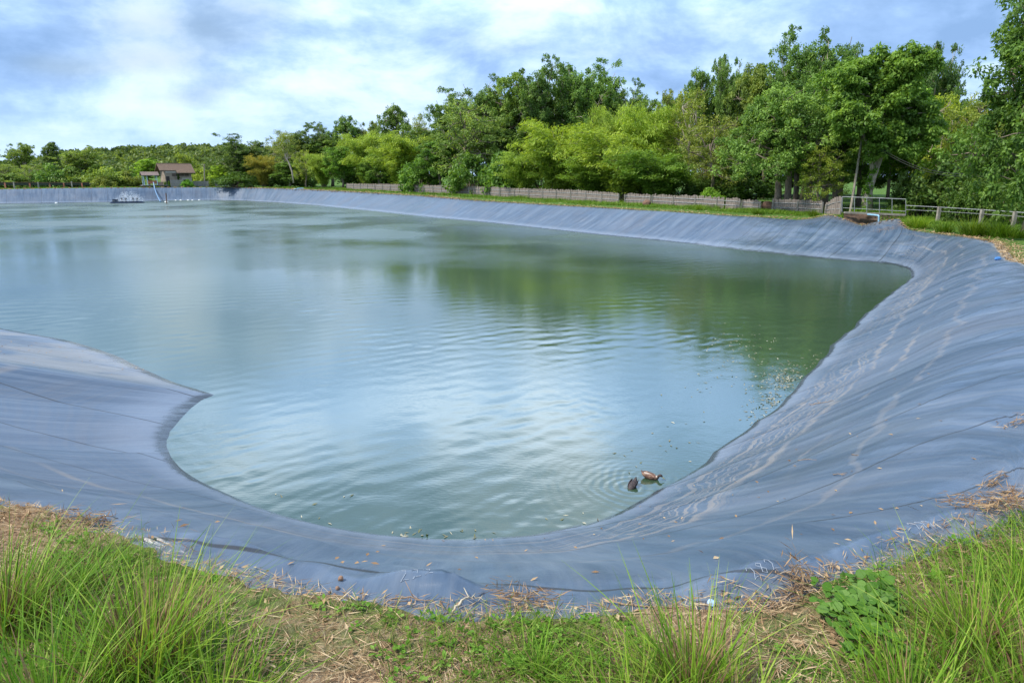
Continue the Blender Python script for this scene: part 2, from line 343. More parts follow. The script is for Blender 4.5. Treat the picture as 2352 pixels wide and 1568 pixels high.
# ------------------------------------------------------------------ water
Wo = Wc-rdir*np.array([1, 1, 0])*.7; Wo[:, 2] = WZ
def inside(poly, P):
    x, y = P[:, 0], P[:, 1]; r = np.zeros(len(P), bool); px_, py_ = poly[:, 0], poly[:, 1]; qx, qy = np.roll(px_, 1), np.roll(py_, 1)
    for i in range(len(poly)):
        c = ((py_[i] > y) != (qy[i] > y))
        if c.any(): r ^= c & (x < (qx[i]-px_[i])*(y-py_[i])/(qy[i]-py_[i]+1e-12)+px_[i])
    return r
rr_ = [7.2]
while rr_[-1] < 215: rr_.append(rr_[-1]*1.0052)
rr_ = np.array(rr_); th_ = np.concatenate([np.arange(-88, -44, 1.), np.arange(-44, 46, .12), np.arange(46, 60, 1.)])*math.pi/180
RR, TH = np.meshgrid(rr_, th_, indexing='ij'); WX = RR*np.sin(TH); WY = RR*np.cos(TH)
def lattice(x, y, s, seed):
    rg = np.random.default_rng(seed); g = rg.random((128, 128)); u = x/s+500; v = y/s+500; i = np.floor(u).astype(int); j = np.floor(v).astype(int); fu = u-i; fv = v-j; fu = fu*fu*(3-2*fu); fv = fv*fv*(3-2*fv)
    q = lambda a_, b_: g[a_ % 128, b_ % 128]
    return (q(i, j)*(1-fu)+q(i+1, j)*fu)*(1-fv)+(q(i, j+1)*(1-fu)+q(i+1, j+1)*fu)*fv
gust_ = lattice(WX, WY, 9., 1)*.6+lattice(WX, WY, 3.4, 2)*.4
gust_ = np.clip((gust_-.30)*2.6, .18, 1.25)
gust_s = np.clip((lattice(WX+.2*WY, WY, 2.1, 3)*.55+lattice(WX, WY, .9, 4)*.45-.22)*2.4, .25, 1.4)
shel = np.clip((np.hypot(WX-2, WY-2)-5)/16., .45, 1.)
WH = np.zeros_like(WX); rg = np.random.default_rng(12)
for lam in np.geomspace(.08, .95, 56):
    an = R(100)+rg.normal(0, .62); k = 2*math.pi/lam; amp = .0185*lam/(2*math.pi)*(1.4 if lam < .3 else .85 if lam < .55 else .45)
    fade = np.clip((lam-.014*RR)/(.012*RR), 0, 1)
    ph = k*(WX*math.cos(an)+WY*math.sin(an))+rg.uniform(0, 6.28)+1.6*lattice(WX, WY, lam*5+.5, int(lam*1000))*math.pi
    WH += amp*np.sin(ph)*fade*(gust_*gust_s if lam < .5 else gust_)
WH *= shel
dk1 = onz(1494, 1098, WZ); dk2 = onz(1452, 1118, WZ)
for c, amp, k in ((dk1, .0022, 44.), (dk2, .0034, 38.)):
    dd = np.hypot(WX-c[0], WY-c[1]); dd = dd+.10*(lattice(WX, WY, .45, 9)-.5); WH += amp*np.sin(dd*k)*np.exp(-dd*1.5)*np.clip(dd/.15, 0, 1)*(.35+.9*lattice(WX, WY, .6, 10))
PW = np.stack([WX.ravel(), WY.ravel(), WZ+WH.ravel()], 1); okv = inside(Wo[::2], PW); nr, nt_ = WX.shape
ids = np.arange(nr*nt_).reshape(nr, nt_); okc = okv.reshape(nr, nt_)
okq = okc[:-1, :-1] | okc[1:, :-1] | okc[:-1, 1:] | okc[1:, 1:]
Q = np.stack([ids[:-1, :-1], ids[1:, :-1], ids[1:, 1:], ids[:-1, 1:]], -1)[okq]
used = np.unique(Q); mp_ = np.full(nr*nt_, -1); mp_[used] = np.arange(len(used))
me = npmesh('water', PW[used], mp_[Q], smooth=True)
if me.polygons[0].normal.z < 0: me.flip_normals()
m, t = newmat('pond_water')
oc = t.n('ShaderNodeTexCoord').outputs['Object']
sx = t.n('ShaderNodeSeparateXYZ', {0: oc})
mp = t.n('ShaderNodeMapping', {'Vector': oc, 'Rotation': (0, 0, R(12)), 'Scale': (.8, 1.6, 1)}).outputs[0]
w2 = t.noise(mp, 2.4, 3., .55, .2); w3 = t.noise(mp, 11., 2., .5)
far_ = t.smooth(sx.outputs[1], 18., 70.)
gust = t.smooth(t.noise(oc, .09, 3., .5), .36, .62, .3, 1.)
ht = t.math('ADD', t.math('MULTIPLY', t.math('MULTIPLY', w2, far_), 3.2), t.math('MULTIPLY', w3, .25))
nrm = t.bump(t.math('MULTIPLY', ht, gust), .4, .03)
rgw = t.math('ADD', t.math('MULTIPLY', t.math('MULTIPLY', far_, gust), .27), .07)
bc = t.mix(t.smooth(t.noise(oc, .12, 3.), .35, .65), c4((.034, .066, .036)), c4((.045, .080, .046)))
t.out(t.n('ShaderNodeBsdfPrincipled', {'Base Color': bc, 'Roughness': rgw, 'IOR': 2.5, 'Specular IOR Level': .6, 'Normal': nrm}).outputs[0])
water = link('water', me, m); setprops(water, 'rippled green pond water', 'water', kind='structure')
# ------------------------------------------------------------------ ground
EL = L[0].copy(); IN = L[4].copy()             # liner's outer edge; ground starts a little under it
inn = IN[:: 1]
def inside(poly, P):
    x, y = P[:, 0], P[:, 1]; r = np.zeros(len(P), bool)
    px_, py_ = poly[:, 0], poly[:, 1]; qx, qy = np.roll(px_, 1), np.roll(py_, 1)
    for i in range(len(poly)):
        c = ((py_[i] > y) != (qy[i] > y)); 
        if not c.any(): continue
        xx = (qx[i]-px_[i])*(y-py_[i])/(qy[i]-py_[i]+1e-12)+px_[i]
        r ^= c & (x < xx)
    return r
bp = [inn[0]]; 
for p in inn[1:]:
    d = math.hypot(p[0], p[1])
    if np.linalg.norm(p[:2]-bp[-1][:2]) > max(.07, .01*d): bp.append(p)
bp = np.array(bp); bp[:, 2] -= .035
cand = []
for (r0, r1, s) in ((0, 7, .16), (7, 16, .6), (16, 40, 1.6), (40, 90, 3.5), (90, 220, 9), (220, 700, 40)):
    g = np.arange(-r1, r1, s); X, Y = np.meshgrid(g, g); P = np.stack([X.ravel(), Y.ravel()], 1)+RNG.uniform(-.3*s, .3*s, (X.size, 2))
    d = np.hypot(P[:, 0], P[:, 1]); P = P[(d >= r0) & (d < r1)]
    if r1 <= 7: P = P[P[:, 1] > -1.5]
    cand.append(P)
g = np.arange(0, 1, 1); X, Y = np.meshgrid(np.arange(19, 36, .45), np.arange(43, 56, .45)); cand.append(np.stack([X.ravel(), Y.ravel()], 1)+RNG.uniform(-.1, .1, (X.size, 2)))
cand = np.concatenate(cand); cand = cand[~inside(bp, cand)]
# keep a small distance from the boundary
keep = np.ones(len(cand), bool)
for a in range(0, len(cand), 500):
    c = cand[a:a+500]; d2 = ((c[:, None, :]-bp[None, ::2, :2])**2).sum(2).min(1); keep[a:a+500] = d2 > (.04+.003*np.hypot(c[:, 0], c[:, 1]))**2
cand = cand[keep]
ditchc = np.array([25.3, 49.8])
def gz(x, y):
    z = G(x, y); x = np.atleast_1d(x); y = np.atleast_1d(y)
    d = np.hypot(x, y)
    far = np.clip((d-60)/200, 0, 1)
    z = z*(1-far)+far*(-.6)
    # wooded rise far off
    z = z+8.8*np.exp(-(np.abs((x+140)/62)**4+((y-330)/75)**2))
    z = z-1.5*np.exp(-(((x-ditchc[0])/2.6)**2+((y-ditchc[1])/1.9)**2)**2)
    return z
zz = gz(cand[:, 0], cand[:, 1])
zz += np.array([.02*fbm(p[0], p[1], 1.6, 3, 1.)+(.08*fbm(p[0], p[1], .25, 2, 6.) if math.hypot(*p) > 8 else 0) for p in cand])
allp = [Vector((p[0], p[1])) for p in bp]+[Vector((p[0], p[1])) for p in cand]
ed = [(i, (i+1) % len(bp)) for i in range(len(bp))]
res = geometry.delaunay_2d_cdt(allp, ed, [], 0, 1e-5)
V2 = np.array([[v.x, v.y] for v in res[0]]); Ft = np.array(res[2]); orig = res[3]
Zs = np.concatenate([bp[:, 2], zz]); zv = np.array([Zs[o[0]] if len(o) else 0 for o in orig])
cen = V2[Ft].mean(1); Ft = Ft[~inside(bp, cen)]
a_, b_, c_ = V2[Ft[:, 0]], V2[Ft[:, 1]], V2[Ft[:, 2]]
cr = (b_[:, 0]-a_[:, 0])*(c_[:, 1]-a_[:, 1])-(b_[:, 1]-a_[:, 1])*(c_[:, 0]-a_[:, 0]); Ft[cr < 0] = Ft[cr < 0][:, ::-1]
gm = npmesh('ground', np.column_stack([V2, zv]), Ft, smooth=True)
m, t = newmat('ground_soil')
oc = t.n('ShaderNodeTexCoord').outputs['Object']
sx = t.n('ShaderNodeSeparateXYZ', {0: oc}).outputs
n1_ = t.noise(oc, 9., 8., .68); n2_ = t.noise(oc, .9, 5., .6); n3_ = t.noise(oc, 45., 4., .6)
soil = t.ramp(n1_, [(.28, (.14, .085, .050)), (.5, (.27, .175, .105)), (.72, (.42, .31, .20))])
soil = t.mix(t.smooth(n3_, .45, .7, 0, .6), soil, c4((.46, .37, .24)))
grs = t.ramp(t.noise(oc, 14., 6., .7), [(.3, (.035, .075, .014)), (.55, (.085, .16, .028)), (.75, (.20, .26, .07))])
dist = t.n('ShaderNodeVectorMath', {0: oc}, operation='LENGTH').outputs['Value']
gm_ = t.smooth(t.math('ADD', n2_, t.smooth(dist, 8., 30., 0., .35)), .46, .62)
base = t.mix(gm_, soil, grs)
t.out(t.n('ShaderNodeBsdfPrincipled', {'Base Color': base, 'Roughness': .95, 'Specular IOR Level': .1, 'Normal': t.bump(t.math('ADD', n1_, n3_), .8, .05)}).outputs[0])
ground = link('ground', gm, m); setprops(ground, 'sandy ground with patchy grass round the pond', 'ground', kind='structure')
dg = bpy.context.evaluated_depsgraph_get()
bvL = BVHTree.FromPolygons([tuple(v) for v in L.reshape(-1, 3)], Fq.tolist()); bvG = BVHTree.FromPolygons(np.column_stack([V2, zv]).tolist(), Ft.tolist())
CAMV = Vector((0, 0, CAMZ))
def hit(px, py, what='any'):
    d = Vector(ray(px, py)).normalized(); best = None
    for b in ((bvL, bvG) if what == 'any' else ((bvL,) if what == 'L' else (bvG,))):
        r = b.ray_cast(CAMV, d, 900)
        if r[0] is not None and (best is None or r[3] < best[3]): best = r
    return best
def down(x, y):
    best = None
    for b in (bvL, bvG):
        r = b.ray_cast(Vector((x, y, 60)), Vector((0, 0, -1)))
        if r[0] is not None and (best is None or r[0].z > best): best = r[0].z
    return best if best is not None else g1(x, y)
# ------------------------------------------------------------------ sky and sun
wd = bpy.data.worlds.new('World'); sc.world = wd; wd.use_nodes = True
t = NT(wd.node_tree)
SUN_EL, SUN_AZ = R(52), R(-105)                   # azimuth from +Y towards +X
sky = t.n('ShaderNodeTexSky', sky_type='NISHITA', sun_disc=False, sun_elevation=SUN_EL, sun_rotation=SUN_AZ, altitude=50, air_density=1.2, dust_density=1.5, ozone_density=1.5)
dr = t.n('ShaderNodeTexCoord').outputs['Generated']
s3 = t.n('ShaderNodeSeparateXYZ', {0: dr}).outputs
zc = t.math('ADD', t.math('MAXIMUM', s3[2], 0.), .22)
cx = t.math('DIVIDE', s3[0], zc); cy = t.math('DIVIDE', s3[1], zc)
pv = t.comb(cx, cy, 0.)
def blob(px, py, r0, r1, ry=None):
    d = Vector(ray(px, py)).normalized()
    v = t.n('ShaderNodeVectorMath', {0: dr, 1: tuple(d)}, operation='DOT_PRODUCT').outputs['Value']
    return t.smooth(v, math.cos(r1), math.cos(r0))
nA = t.noise(pv, 1.15, 9., .58, .15)
nB = t.noise(t.comb(t.math('ADD', cx, 3.1), t.math('MULTIPLY', cy, 1.2), 2.), 3.2, 8., .6, .1)
nC = t.noise(t.comb(cx, t.math('MULTIPLY', cy, 1.2), 7.), .6, 3., .5)
nD = t.noise(t.n('ShaderNodeMapping', {'Vector': dr, 'Scale': (1., 1., 1.75), 'Location': (.3, .1, .2)}).outputs[0], 5.6, 10., .60, .25)
nE = t.noise(t.n('ShaderNodeMapping', {'Vector': dr, 'Scale': (1., 1., 3.4), 'Location': (1.3, 2.1, .7)}).outputs[0], 2.1, 6., .5, .0)
K = 10.0                                        # background strength is 0.1
def kc(r, g, b): return (r*K, g*K, b*K, 1)
dens = t.math('ADD', t.math('ADD', t.math('MULTIPLY', nA, .18), t.math('MULTIPLY', nB, .12)), t.math('ADD', t.math('MULTIPLY', nD, .52), t.math('MULTIPLY', nE, .18)))
dark = t.math('MULTIPLY', blob(1800, -130, R(3), R(17)), .18)
dark = t.math('ADD', dark, t.math('MULTIPLY', blob(2250, -60, R(3), R(14)), .13))
dark = t.math('ADD', dark, t.math('MULTIPLY', blob(350, 30, R(1), R(8)), .06))
dark = t.math('ADD', dark, t.math('MULTIPLY', blob(-50, -20, R(1), R(9)), .17))
dark = t.math('ADD', dark, t.math('MULTIPLY', blob(1060, 95, R(.5), R(4)), .09))
lite = t.math('MULTIPLY', blob(1250, 110, R(1), R(8)), .06)
lite = t.math('ADD', lite, t.math('MULTIPLY', blob(600, 200, R(2), R(13)), .07))
dens = t.math('ADD', t.math('MULTIPLY', t.math('SUBTRACT', dens, .5), 1.85), .50)
dens2 = t.math('SUBTRACT', t.math('ADD', dens, t.math('MULTIPLY', lite, .3)), t.math('MULTIPLY', dark, .85))
cloud = t.ramp(dens2, [(.24, (.30, .43, .62)), (.36, (.40, .54, .75)), (.44, (.54, .68, .87)), (.50, (.69, .80, .94)), (.565, (.83, .90, .98)), (.65, (.94, .965, 1.0))])
cloud = t.mix(1., cloud, (K, K, K, 1), 'MULTIPLY')
hz = t.smooth(s3[2], .13, .0)
cloud = t.mix(t.math('MULTIPLY', hz, .5), cloud, kc(.62, .76, .94))
sky_lift = t.math('MULTIPLY', t.smooth(s3[2], .18, .34, 1., 2.1), t.smooth(s3[2], .31, .48, 1., .40))  # added brighter band in the unseen sky, dimmer overhead, to light scene and water
cloud = t.mix(1., cloud, t.comb(t.math('MULTIPLY', sky_lift, .86), sky_lift, t.math('MULTIPLY', sky_lift, 1.18)), 'MULTIPLY')
gap = t.math('MULTIPLY', t.smooth(nC, .60, .72), .5)
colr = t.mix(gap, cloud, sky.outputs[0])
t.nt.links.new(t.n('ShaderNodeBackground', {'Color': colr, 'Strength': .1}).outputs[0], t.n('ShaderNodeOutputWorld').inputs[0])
sl_ = bpy.data.lights.new('sun', 'SUN'); sl_.energy = 4.9; sl_.angle = R(6); sl_.color = (1, .95, .86)
so = bpy.data.objects.new('sun', sl_); COL.objects.link(so)
sdir = Vector((math.sin(SUN_AZ)*math.cos(SUN_EL), math.cos(SUN_AZ)*math.cos(SUN_EL), math.sin(SUN_EL)))
so.rotation_euler = sdir.to_track_quat('Z', 'Y').to_euler(); so.location = (0, 0, 60)
# ------------------------------------------------------------------ leaf and blade material
def leafmat(name, dark, mid, bright, trans=.35, rough=.5, objcol=True, spec=.3):
    m, t = newmat(name)
    ti = t.attr('tint')
    c = t.ramp(ti, [(.0, dark), (.5, mid), (1., bright)])
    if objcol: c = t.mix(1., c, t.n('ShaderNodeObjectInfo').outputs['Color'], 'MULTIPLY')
    p = t.n('ShaderNodeBsdfPrincipled', {'Base Color': c, 'Roughness': rough, 'Specular IOR Level': spec})
    tr = t.n('ShaderNodeBsdfTranslucent', {'Color': t.mix(1., c, (1.25, 1.2, .6, 1), 'MULTIPLY')})
    t.out(t.n('ShaderNodeMixShader', {0: trans, 1: p.outputs[0], 2: tr.outputs[0]}).outputs[0])
    return m
LEAF = leafmat('tree_leaf', (.072, .130, .030), (.178, .272, .056), (.33, .43, .11), .42)
BLADE = leafmat('grass_blade', (.055, .135, .012), (.175, .315, .024), (.40, .49, .085), .35, .5, True, .15)
STRAW = leafmat('dry_straw', (.12, .065, .038), (.36, .235, .13), (.60, .47, .30), .12, .8, False, .1)
BARK = simple('tree_bark', (.17, .135, .10), .9, .45, 9., .6, stretch=(2, 2, .35))
PALEBARK = simple('pale_bark', (.36, .30, .23), .9, .35, 5., .5, stretch=(2, 2, .4))
# ------------------------------------------------------------------ trees
def unit(v): return v/(np.linalg.norm(v, axis=-1, keepdims=True)+1e-9)
def leaves(C, A, Nn, ln, wd):
    """rhombus leaves: centre C, axis A, normal Nn"""
    A = unit(A); S = unit(np.cross(A, Nn)); ln = np.asarray(ln)[:, None]; wd = np.asarray(wd)[:, None]
    up = np.cross(S, A)
    V = np.stack([C-A*ln*.5, C+S*wd*.5+up*wd*.12, C+A*ln*.5, C-S*wd*.5+up*wd*.12], 1)
    return V
def clump_leaves(cen, rad, n, ln, wd, rng, flat=1., droop=.4, wind=(0, 0, 0)):
    k = len(cen); c = np.repeat(cen, n, 0); r = np.repeat(rad, n)[:, None]
    o = rng.normal(0, 1, (k*n, 3)); o = unit(o)*rng.uniform(.15, 1., (k*n, 1))**.6; o[:, 2] *= flat
    P = c+o*r
    A = unit(o*np.array([1, 1, .6])+rng.normal(0, .55, (k*n, 3))-np.array([0, 0, droop])+np.array(wind))
    Nn = unit(np.array([0, 0, .8])+o*.7+rng.normal(0, .5, (k*n, 3)))
    sz = rng.uniform(.7, 1.3, k*n)
    ct = np.repeat(rng.normal(.5, .17, k), n)+rng.normal(0, .16, k*n)
    return leaves(P, A, Nn, ln*sz, wd*sz), np.clip(ct, 0, 1)
def limb(mb, p0, p1, r0, r1, rng, n=5, k=4, sag=.0):
    p0 = np.asarray(p0, float); p1 = np.asarray(p1, float); d = np.linalg.norm(p1-p0)
    pts = [p0+(p1-p0)*s+rng.normal(0, .035*d, 3)*math.sin(math.pi*s)+np.array([0, 0, sag*d*math.sin(math.pi*s)]) for s in np.linspace(0, 1, k+1)]
    mb.tube(pts, np.linspace(r0, r1, k+1), n, cap=False)
def crown_broad(rng, H=10., Wd=7., base=.22, nl=12, cpl=14, npl=80, cr=.62, ln=.30, wd=.15, gap=.0, flat=.8, trunk=True, tr=.22, droop=.35, top=1., lobr=.26, bark=True, spread=.82):
    mb = MB(); V = []; Tn = []
    zt = H*base
    tp = [np.array([0, 0, -.4]), np.array([rng.normal(0, .1), rng.normal(0, .1), zt*.6]), np.array([rng.normal(0, .25), rng.normal(0, .25), zt+1.2]), np.array([rng.normal(0, .5), rng.normal(0, .5), H*.72])]
    mb.tube(tp, [tr*1.25, tr, tr*.8, tr*.3], 8)
    for i in range(nl):
        f = (i+.5)/nl; z = zt+(H-zt)*(.12+.80*f); s = (z-zt)/(H-zt)
        env = (math.sin(math.pi*min(1, .18+.80*s**.85)))**.75*Wd/2*spread
        a = i*2.399+rng.uniform(-.5, .5); rr = env*rng.uniform(.45, 1.) if s < .86 else env*rng.uniform(0, .6)
        c = np.array([math.cos(a)*rr, math.sin(a)*rr, z]); lr = Wd*lobr*rng.uniform(.75, 1.2)*(1-.35*max(0, s-.6))
        q0 = tp[2]*(1-s*.8)+tp[3]*s*.8
        limb(mb, q0, c, tr*.42, .05, rng, 5, 4, .06)
        k = int(cpl*rng.uniform(.75, 1.25)); o = unit(rng.normal(0, 1, (k, 3)))*rng.uniform(.35, 1., (k, 1))**.5
        o[:, 2] = o[:, 2]*.72+.1; cc = c+o*lr
        if gap: 
            kk = rng.uniform(0, 1, k) > gap; cc = cc[kk]
        for q in cc[:: 2]: limb(mb, c, q, .045, .012, rng, 4, 2)
        v, tn = clump_leaves(cc, rng.uniform(.7, 1.25, len(cc))*cr, npl, ln, wd, rng, flat, droop)
        tn = np.clip(tn+rng.normal(0, .08), 0, 1)
        V.append(v); Tn.append(tn)
    return np.concatenate(V), np.concatenate(Tn), mb
def crown_sparse(rng, H=10., Wd=6.):
    """rubber-tree habit: long bare limbs, tufts of leaves at their ends"""
    mb = MB(); tips = []
    tp = [np.array([0, 0, -.4]), np.array([rng.normal(0, .1), 0, H*.2]), np.array([rng.normal(0, .2), rng.normal(0, .2), H*.42])]
    mb.tube(tp, [.2, .16, .13], 7)
    for i in range(15):
        a = i*2.4+rng.uniform(-.4, .4); s = rng.uniform(.05, 1.); e = tp[2]+np.array([math.cos(a)*Wd*.42*(1.15-s*.55), math.sin(a)*Wd*.42*(1.15-s*.55), H*(.02+.50*s)])
        st = tp[1]*(1-s*.9)+tp[2]*s*.9
        limb(mb, st, e, .085, .03, rng, 5, 5, .10)
        for j in range(9):
            b = st+(e-st)*rng.uniform(.35, 1.); q = b+np.array([rng.normal(0, .75), rng.normal(0, .75), rng.uniform(-.1, 1.3)])
            limb(mb, b, q, .028, .012, rng, 4, 3, .05); tips.append(q)
            for k in range(3):
                w = q+np.array([rng.normal(0, .5), rng.normal(0, .5), rng.uniform(-.45, .55)]); mb.tube([q, w], [.012, .008], 3, False); tips.append(w)
    tips = np.array(tips); v, tn = clump_leaves(tips, rng.uniform(.30, .58, len(tips)), 44, .28, .13, rng, .85, .25)
    return v, tn, mb
def crown_bamboo(rng, H=8., Wd=6., n=34, wind=.35):
    mb = MB(); V = []; Tn = []
    for i in range(n):
        a = rng.uniform(0, 2*math.pi); r = rng.uniform(.05, .6); hgt = H*rng.uniform(.5, 1.); out = Wd/2*rng.uniform(.45, 1.05)
        b = np.array([math.cos(a)*r, math.sin(a)*r, -.3]); s = np.linspace(0, 1, 9)
        arch = (s**2.2)*out; zc_ = hgt*(np.sin(s*1.9)/math.sin(1.571)) if rng.random() < .5 else hgt*np.sin(s*1.62)
        pts = np.stack([b[0]+math.cos(a)*arch+wind*s**2*.9, b[1]+math.sin(a)*arch, b[2]+zc_], 1)
        mb.tube(list(pts), np.linspace(.045, .012, 9), 4, False)
        m_ = 30
        ss = rng.uniform(.16, 1., m_); q = np.stack([np.interp(ss, s, pts[:, j]) for j in range(3)], 1)+rng.normal(0, .28, (m_, 3))
        dirv = unit(np.stack([np.interp(ss, s, np.gradient(pts[:, j])) for j in range(3)], 1))
        k = 24
        c = np.repeat(q, k, 0)+rng.normal(0, .24, (m_*k, 3))*np.array([1, 1, .8]); dd = np.repeat(dirv, k, 0)
        A = unit(dd*.5+rng.normal(0, .5, (m_*k, 3))+np.array([wind*1.2, 0, -.55])); Nn = unit(rng.normal(0, .6, (m_*k, 3))+np.array([0, -.1, 1.]))
        sz = rng.uniform(.7, 1.35, m_*k)
        V.append(leaves(c, A, Nn, .36*sz, .075*sz)); tc = np.repeat(rng.normal(.52, .15, m_), k)+rng.normal(0, .14, m_*k)
        Tn.append(np.clip(tc, 0, 1))
    return np.concatenate(V), np.concatenate(Tn), mb
def crown_layer(rng, H=9., Wd=8.):
    """flat storeys of foliage on spreading limbs"""
    mb = MB(); tp = [np.array([0, 0, -.4]), np.array([.1, 0, H*.3]), np.array([rng.normal(0, .3), rng.normal(0, .2), H*.95])]
    mb.tube(tp, [.17, .14, .04], 7); V = []; Tn = []
    for i in range(15):
        s = (i+1)/15; z = H*(.16+.80*s); a = i*2.4+rng.uniform(-.4, .4); rr = Wd/2*(1.0-.55*s**2)*rng.uniform(.35, .95)
        c = np.array([math.cos(a)*rr, math.sin(a)*rr, z]); limb(mb, tp[1]+(tp[2]-tp[1])*max(0, (z/H-.4)/.65), c, .07, .02, rng, 5, 4, .05)
        k = 16; cc = c+np.stack([rng.normal(0, Wd*.14, k), rng.normal(0, Wd*.14, k), rng.normal(0, .14, k)], 1)
        v, tn = clump_leaves(cc, rng.uniform(.45, .8, k), 52, .27, .13, rng, .38, .15); V.append(v); Tn.append(tn)
    return np.concatenate(V), np.concatenate(Tn), mb
def crown_bush(rng, H=3., Wd=4., npl=75, ln=.26, wd=.13):
    mb = MB(); k = 46; o = unit(rng.normal(0, 1, (k, 3))); o[:, 2] = np.abs(o[:, 2])*1.; o *= rng.uniform(.55, 1., (k, 1))
    cc = o*np.array([Wd/2, Wd/2, H*.86])*.9+np.array([0, 0, H*.08])
    for q in cc[::2]: limb(mb, (0, 0, -.2), q, .05, .012, rng, 4, 4, .05)
    v, tn = clump_leaves(cc, rng.uniform(.35, .7, k)*Wd/4, npl, ln, wd, rng, .85, .3)
    return v, tn, mb
PROTO = {}
def proto(key, fn, seed, H, Wd, bark=None, **kw):
    rng = np.random.default_rng(seed); v, tn, mb = fn(rng, H=H, Wd=Wd, **kw)
    n = len(v); me = npmesh(key+'_crown', v.reshape(-1, 3), np.arange(n*4).reshape(n, 4), tint=np.repeat(tn, 4)); me.materials.append(LEAF)
    # long, tapering trunk and limbs
    tm = npmesh(key+'_trunk', np.concatenate(mb.V), [np.array(f) for f in mb.F.values() if f], smooth=True); tm.materials.append(bark or BARK)
    P = v.reshape(-1, 3); PROTO[key] = (me, tm, np.percentile(P[:, 2], 99.6), np.percentile(np.abs(P[:, 0]), 97)*2)
for i, s in enumerate((11, 12, 13, 14)): proto('broad%d' % i, crown_broad, s, 12., 8., nl=16, cpl=15, npl=85, ln=.32)
for i, s in enumerate((21, 22)): proto('dense%d' % i, crown_broad, s, 12., 10., base=.14, nl=20, cpl=17, npl=92, cr=.74, ln=.32, wd=.16, tr=.3)
for i, s in enumerate((31, 32, 33, 34)): proto('sparse%d' % i, crown_sparse, s, 15., 8., bark=PALEBARK)
for i, s in enumerate((41, 42, 43)): proto('bamboo%d' % i, crown_bamboo, s, 9., 7.5, n=44)
for i, s in enumerate((51, 52)): proto('layer%d' % i, crown_layer, s, 9., 8., bark=PALEBARK)
for i, s in enumerate((61, 62, 63)): proto('bush%d' % i, crown_bush, s, 3., 4.2)
proto('cone0', crown_broad, 71, 10., 4.6, base=.1, nl=16, cpl=12, npl=80, cr=.5, ln=.26, wd=.12, lobr=.24, spread=.7)
proto('airy0', crown_broad, 81, 10., 7.5, base=.2, nl=15, cpl=13, npl=40, cr=.62, ln=.26, wd=.11, gap=.1, lobr=.25, bark=PALEBARK)
proto('airy1', crown_broad, 82, 10., 7.5, base=.2, nl=15, cpl=13, npl=42, cr=.62, ln=.26, wd=.11, gap=.15, lobr=.24)
proto('big0', crown_broad, 91, 13., 11., base=.26, nl=26, cpl=18, npl=95, cr=.72, ln=.30, wd=.15, tr=.34, droop=.5)
proto('droop0', crown_broad, 92, 13., 9., base=.08, nl=30, cpl=18, npl=95, cr=.62, ln=.28, wd=.13, tr=.34, droop=.5, flat=.8)
def plant(kind, px, D, ytop, wpx, label, col=(1, 1, 1), name='broadleaf_tree', cat='tree', group=None, rz=None, lean=0.):
    me, tm, h0, w0 = PROTO[kind]; yb = 430 if D > 40 else 480
    D = D*float(np.interp(px, [500, 560, 780, 1250, 1360, 1430, 1550, 1700, 1800, 1950], [1.09, 1.19, 1.25, 1.25, 1.24, 1.2, 1.14, 1.07, 1.04, 1.]))
    P = ony(px, (ytop*.6+yb*.4), D); z = down(P[0], D) if D > 100 or True else 0
    top = ony(px, ytop, D)[2]; dc = D*cp+(CAMZ-z)*sp
    S = (wpx/FP*dc)/w0; sz = (top-z)/h0
    e = empty(name, (P[0], D, z-.05), label, cat, group, rz if rz is not None else random.uniform(0, 6.28))
    e.scale = (S, S, sz)
    if lean: e.rotation_euler[1] = lean
    for nm, mesh in (('trunk' if kind[:4] != 'bush' else 'stem', tm), ('crown' if kind[:4] != 'bush' else 'foliage', me)):
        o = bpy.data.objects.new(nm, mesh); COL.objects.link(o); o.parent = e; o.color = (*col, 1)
    return e
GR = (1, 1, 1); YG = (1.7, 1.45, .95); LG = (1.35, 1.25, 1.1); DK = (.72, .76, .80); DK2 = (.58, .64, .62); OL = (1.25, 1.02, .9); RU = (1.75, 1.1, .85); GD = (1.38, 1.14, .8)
BAM = (1.62, 1.48, .85)
T_ = plant
# far left
gl = 'trees behind the far left fence'
T_('layer0', -22, 132, 333, 62, 'light green tiered tree cut off by the left edge of the picture', LG, 'tiered_tree', 'tree', gl)
T_('sparse0', 52, 134, 330, 50, 'light green tree with an airy domed top, second from the left edge', LG, 'tiered_tree', 'tree', gl)
T_('airy0', 74, 130, 378, 70, 'low spreading green tree below the airy domed tree at far left', LG, 'broadleaf_tree', 'tree', gl)
T_('airy1', 5, 129, 378, 72, 'wide low green tree touching the left edge above the dark low fence', LG, 'broadleaf_tree', 'tree', gl)
T_('cone0', 122, 138, 327, 42, 'dark upright pointed tree standing above the far left bushes', DK, 'upright_tree', 'tree', gl)
T_('sparse2', 182, 133, 336, 74, 'flat topped tiered tree with two pale trunks left of the hut', LG, 'tiered_tree', 'tree', gl, 1.0)
T_('bush0', 122, 130, 376, 84, 'dark green rounded bush under the pointed tree', (.8, .95, .8), 'bush', 'bush', 'bushes behind the far left fence')
T_('bush1', 166, 131, 384, 80, 'mid green bush at the foot of the flat topped tiered tree', GR, 'bush', 'bush', 'bushes behind the far left fence')
T_('bush2', 222, 132, 379, 82, 'bright green bush right of the flat topped tiered tree', LG, 'bush', 'bush', 'bushes behind the far left fence')
T_('bush0', 262, 131, 383, 80, 'pale green bush midway between tiered tree and pavilion', LG, 'bush', 'bush', 'bushes behind the far left fence')
T_('bush1', 294, 131, 392, 58, 'low yellowish bush just left of the pavilion', OL, 'bush', 'bush', 'bushes behind the far left fence')
T_('bush2', 240, 128, 404, 52, 'low reddish green bush behind the end of the dark fence', OL, 'bush', 'bush', 'bushes behind the far left fence')
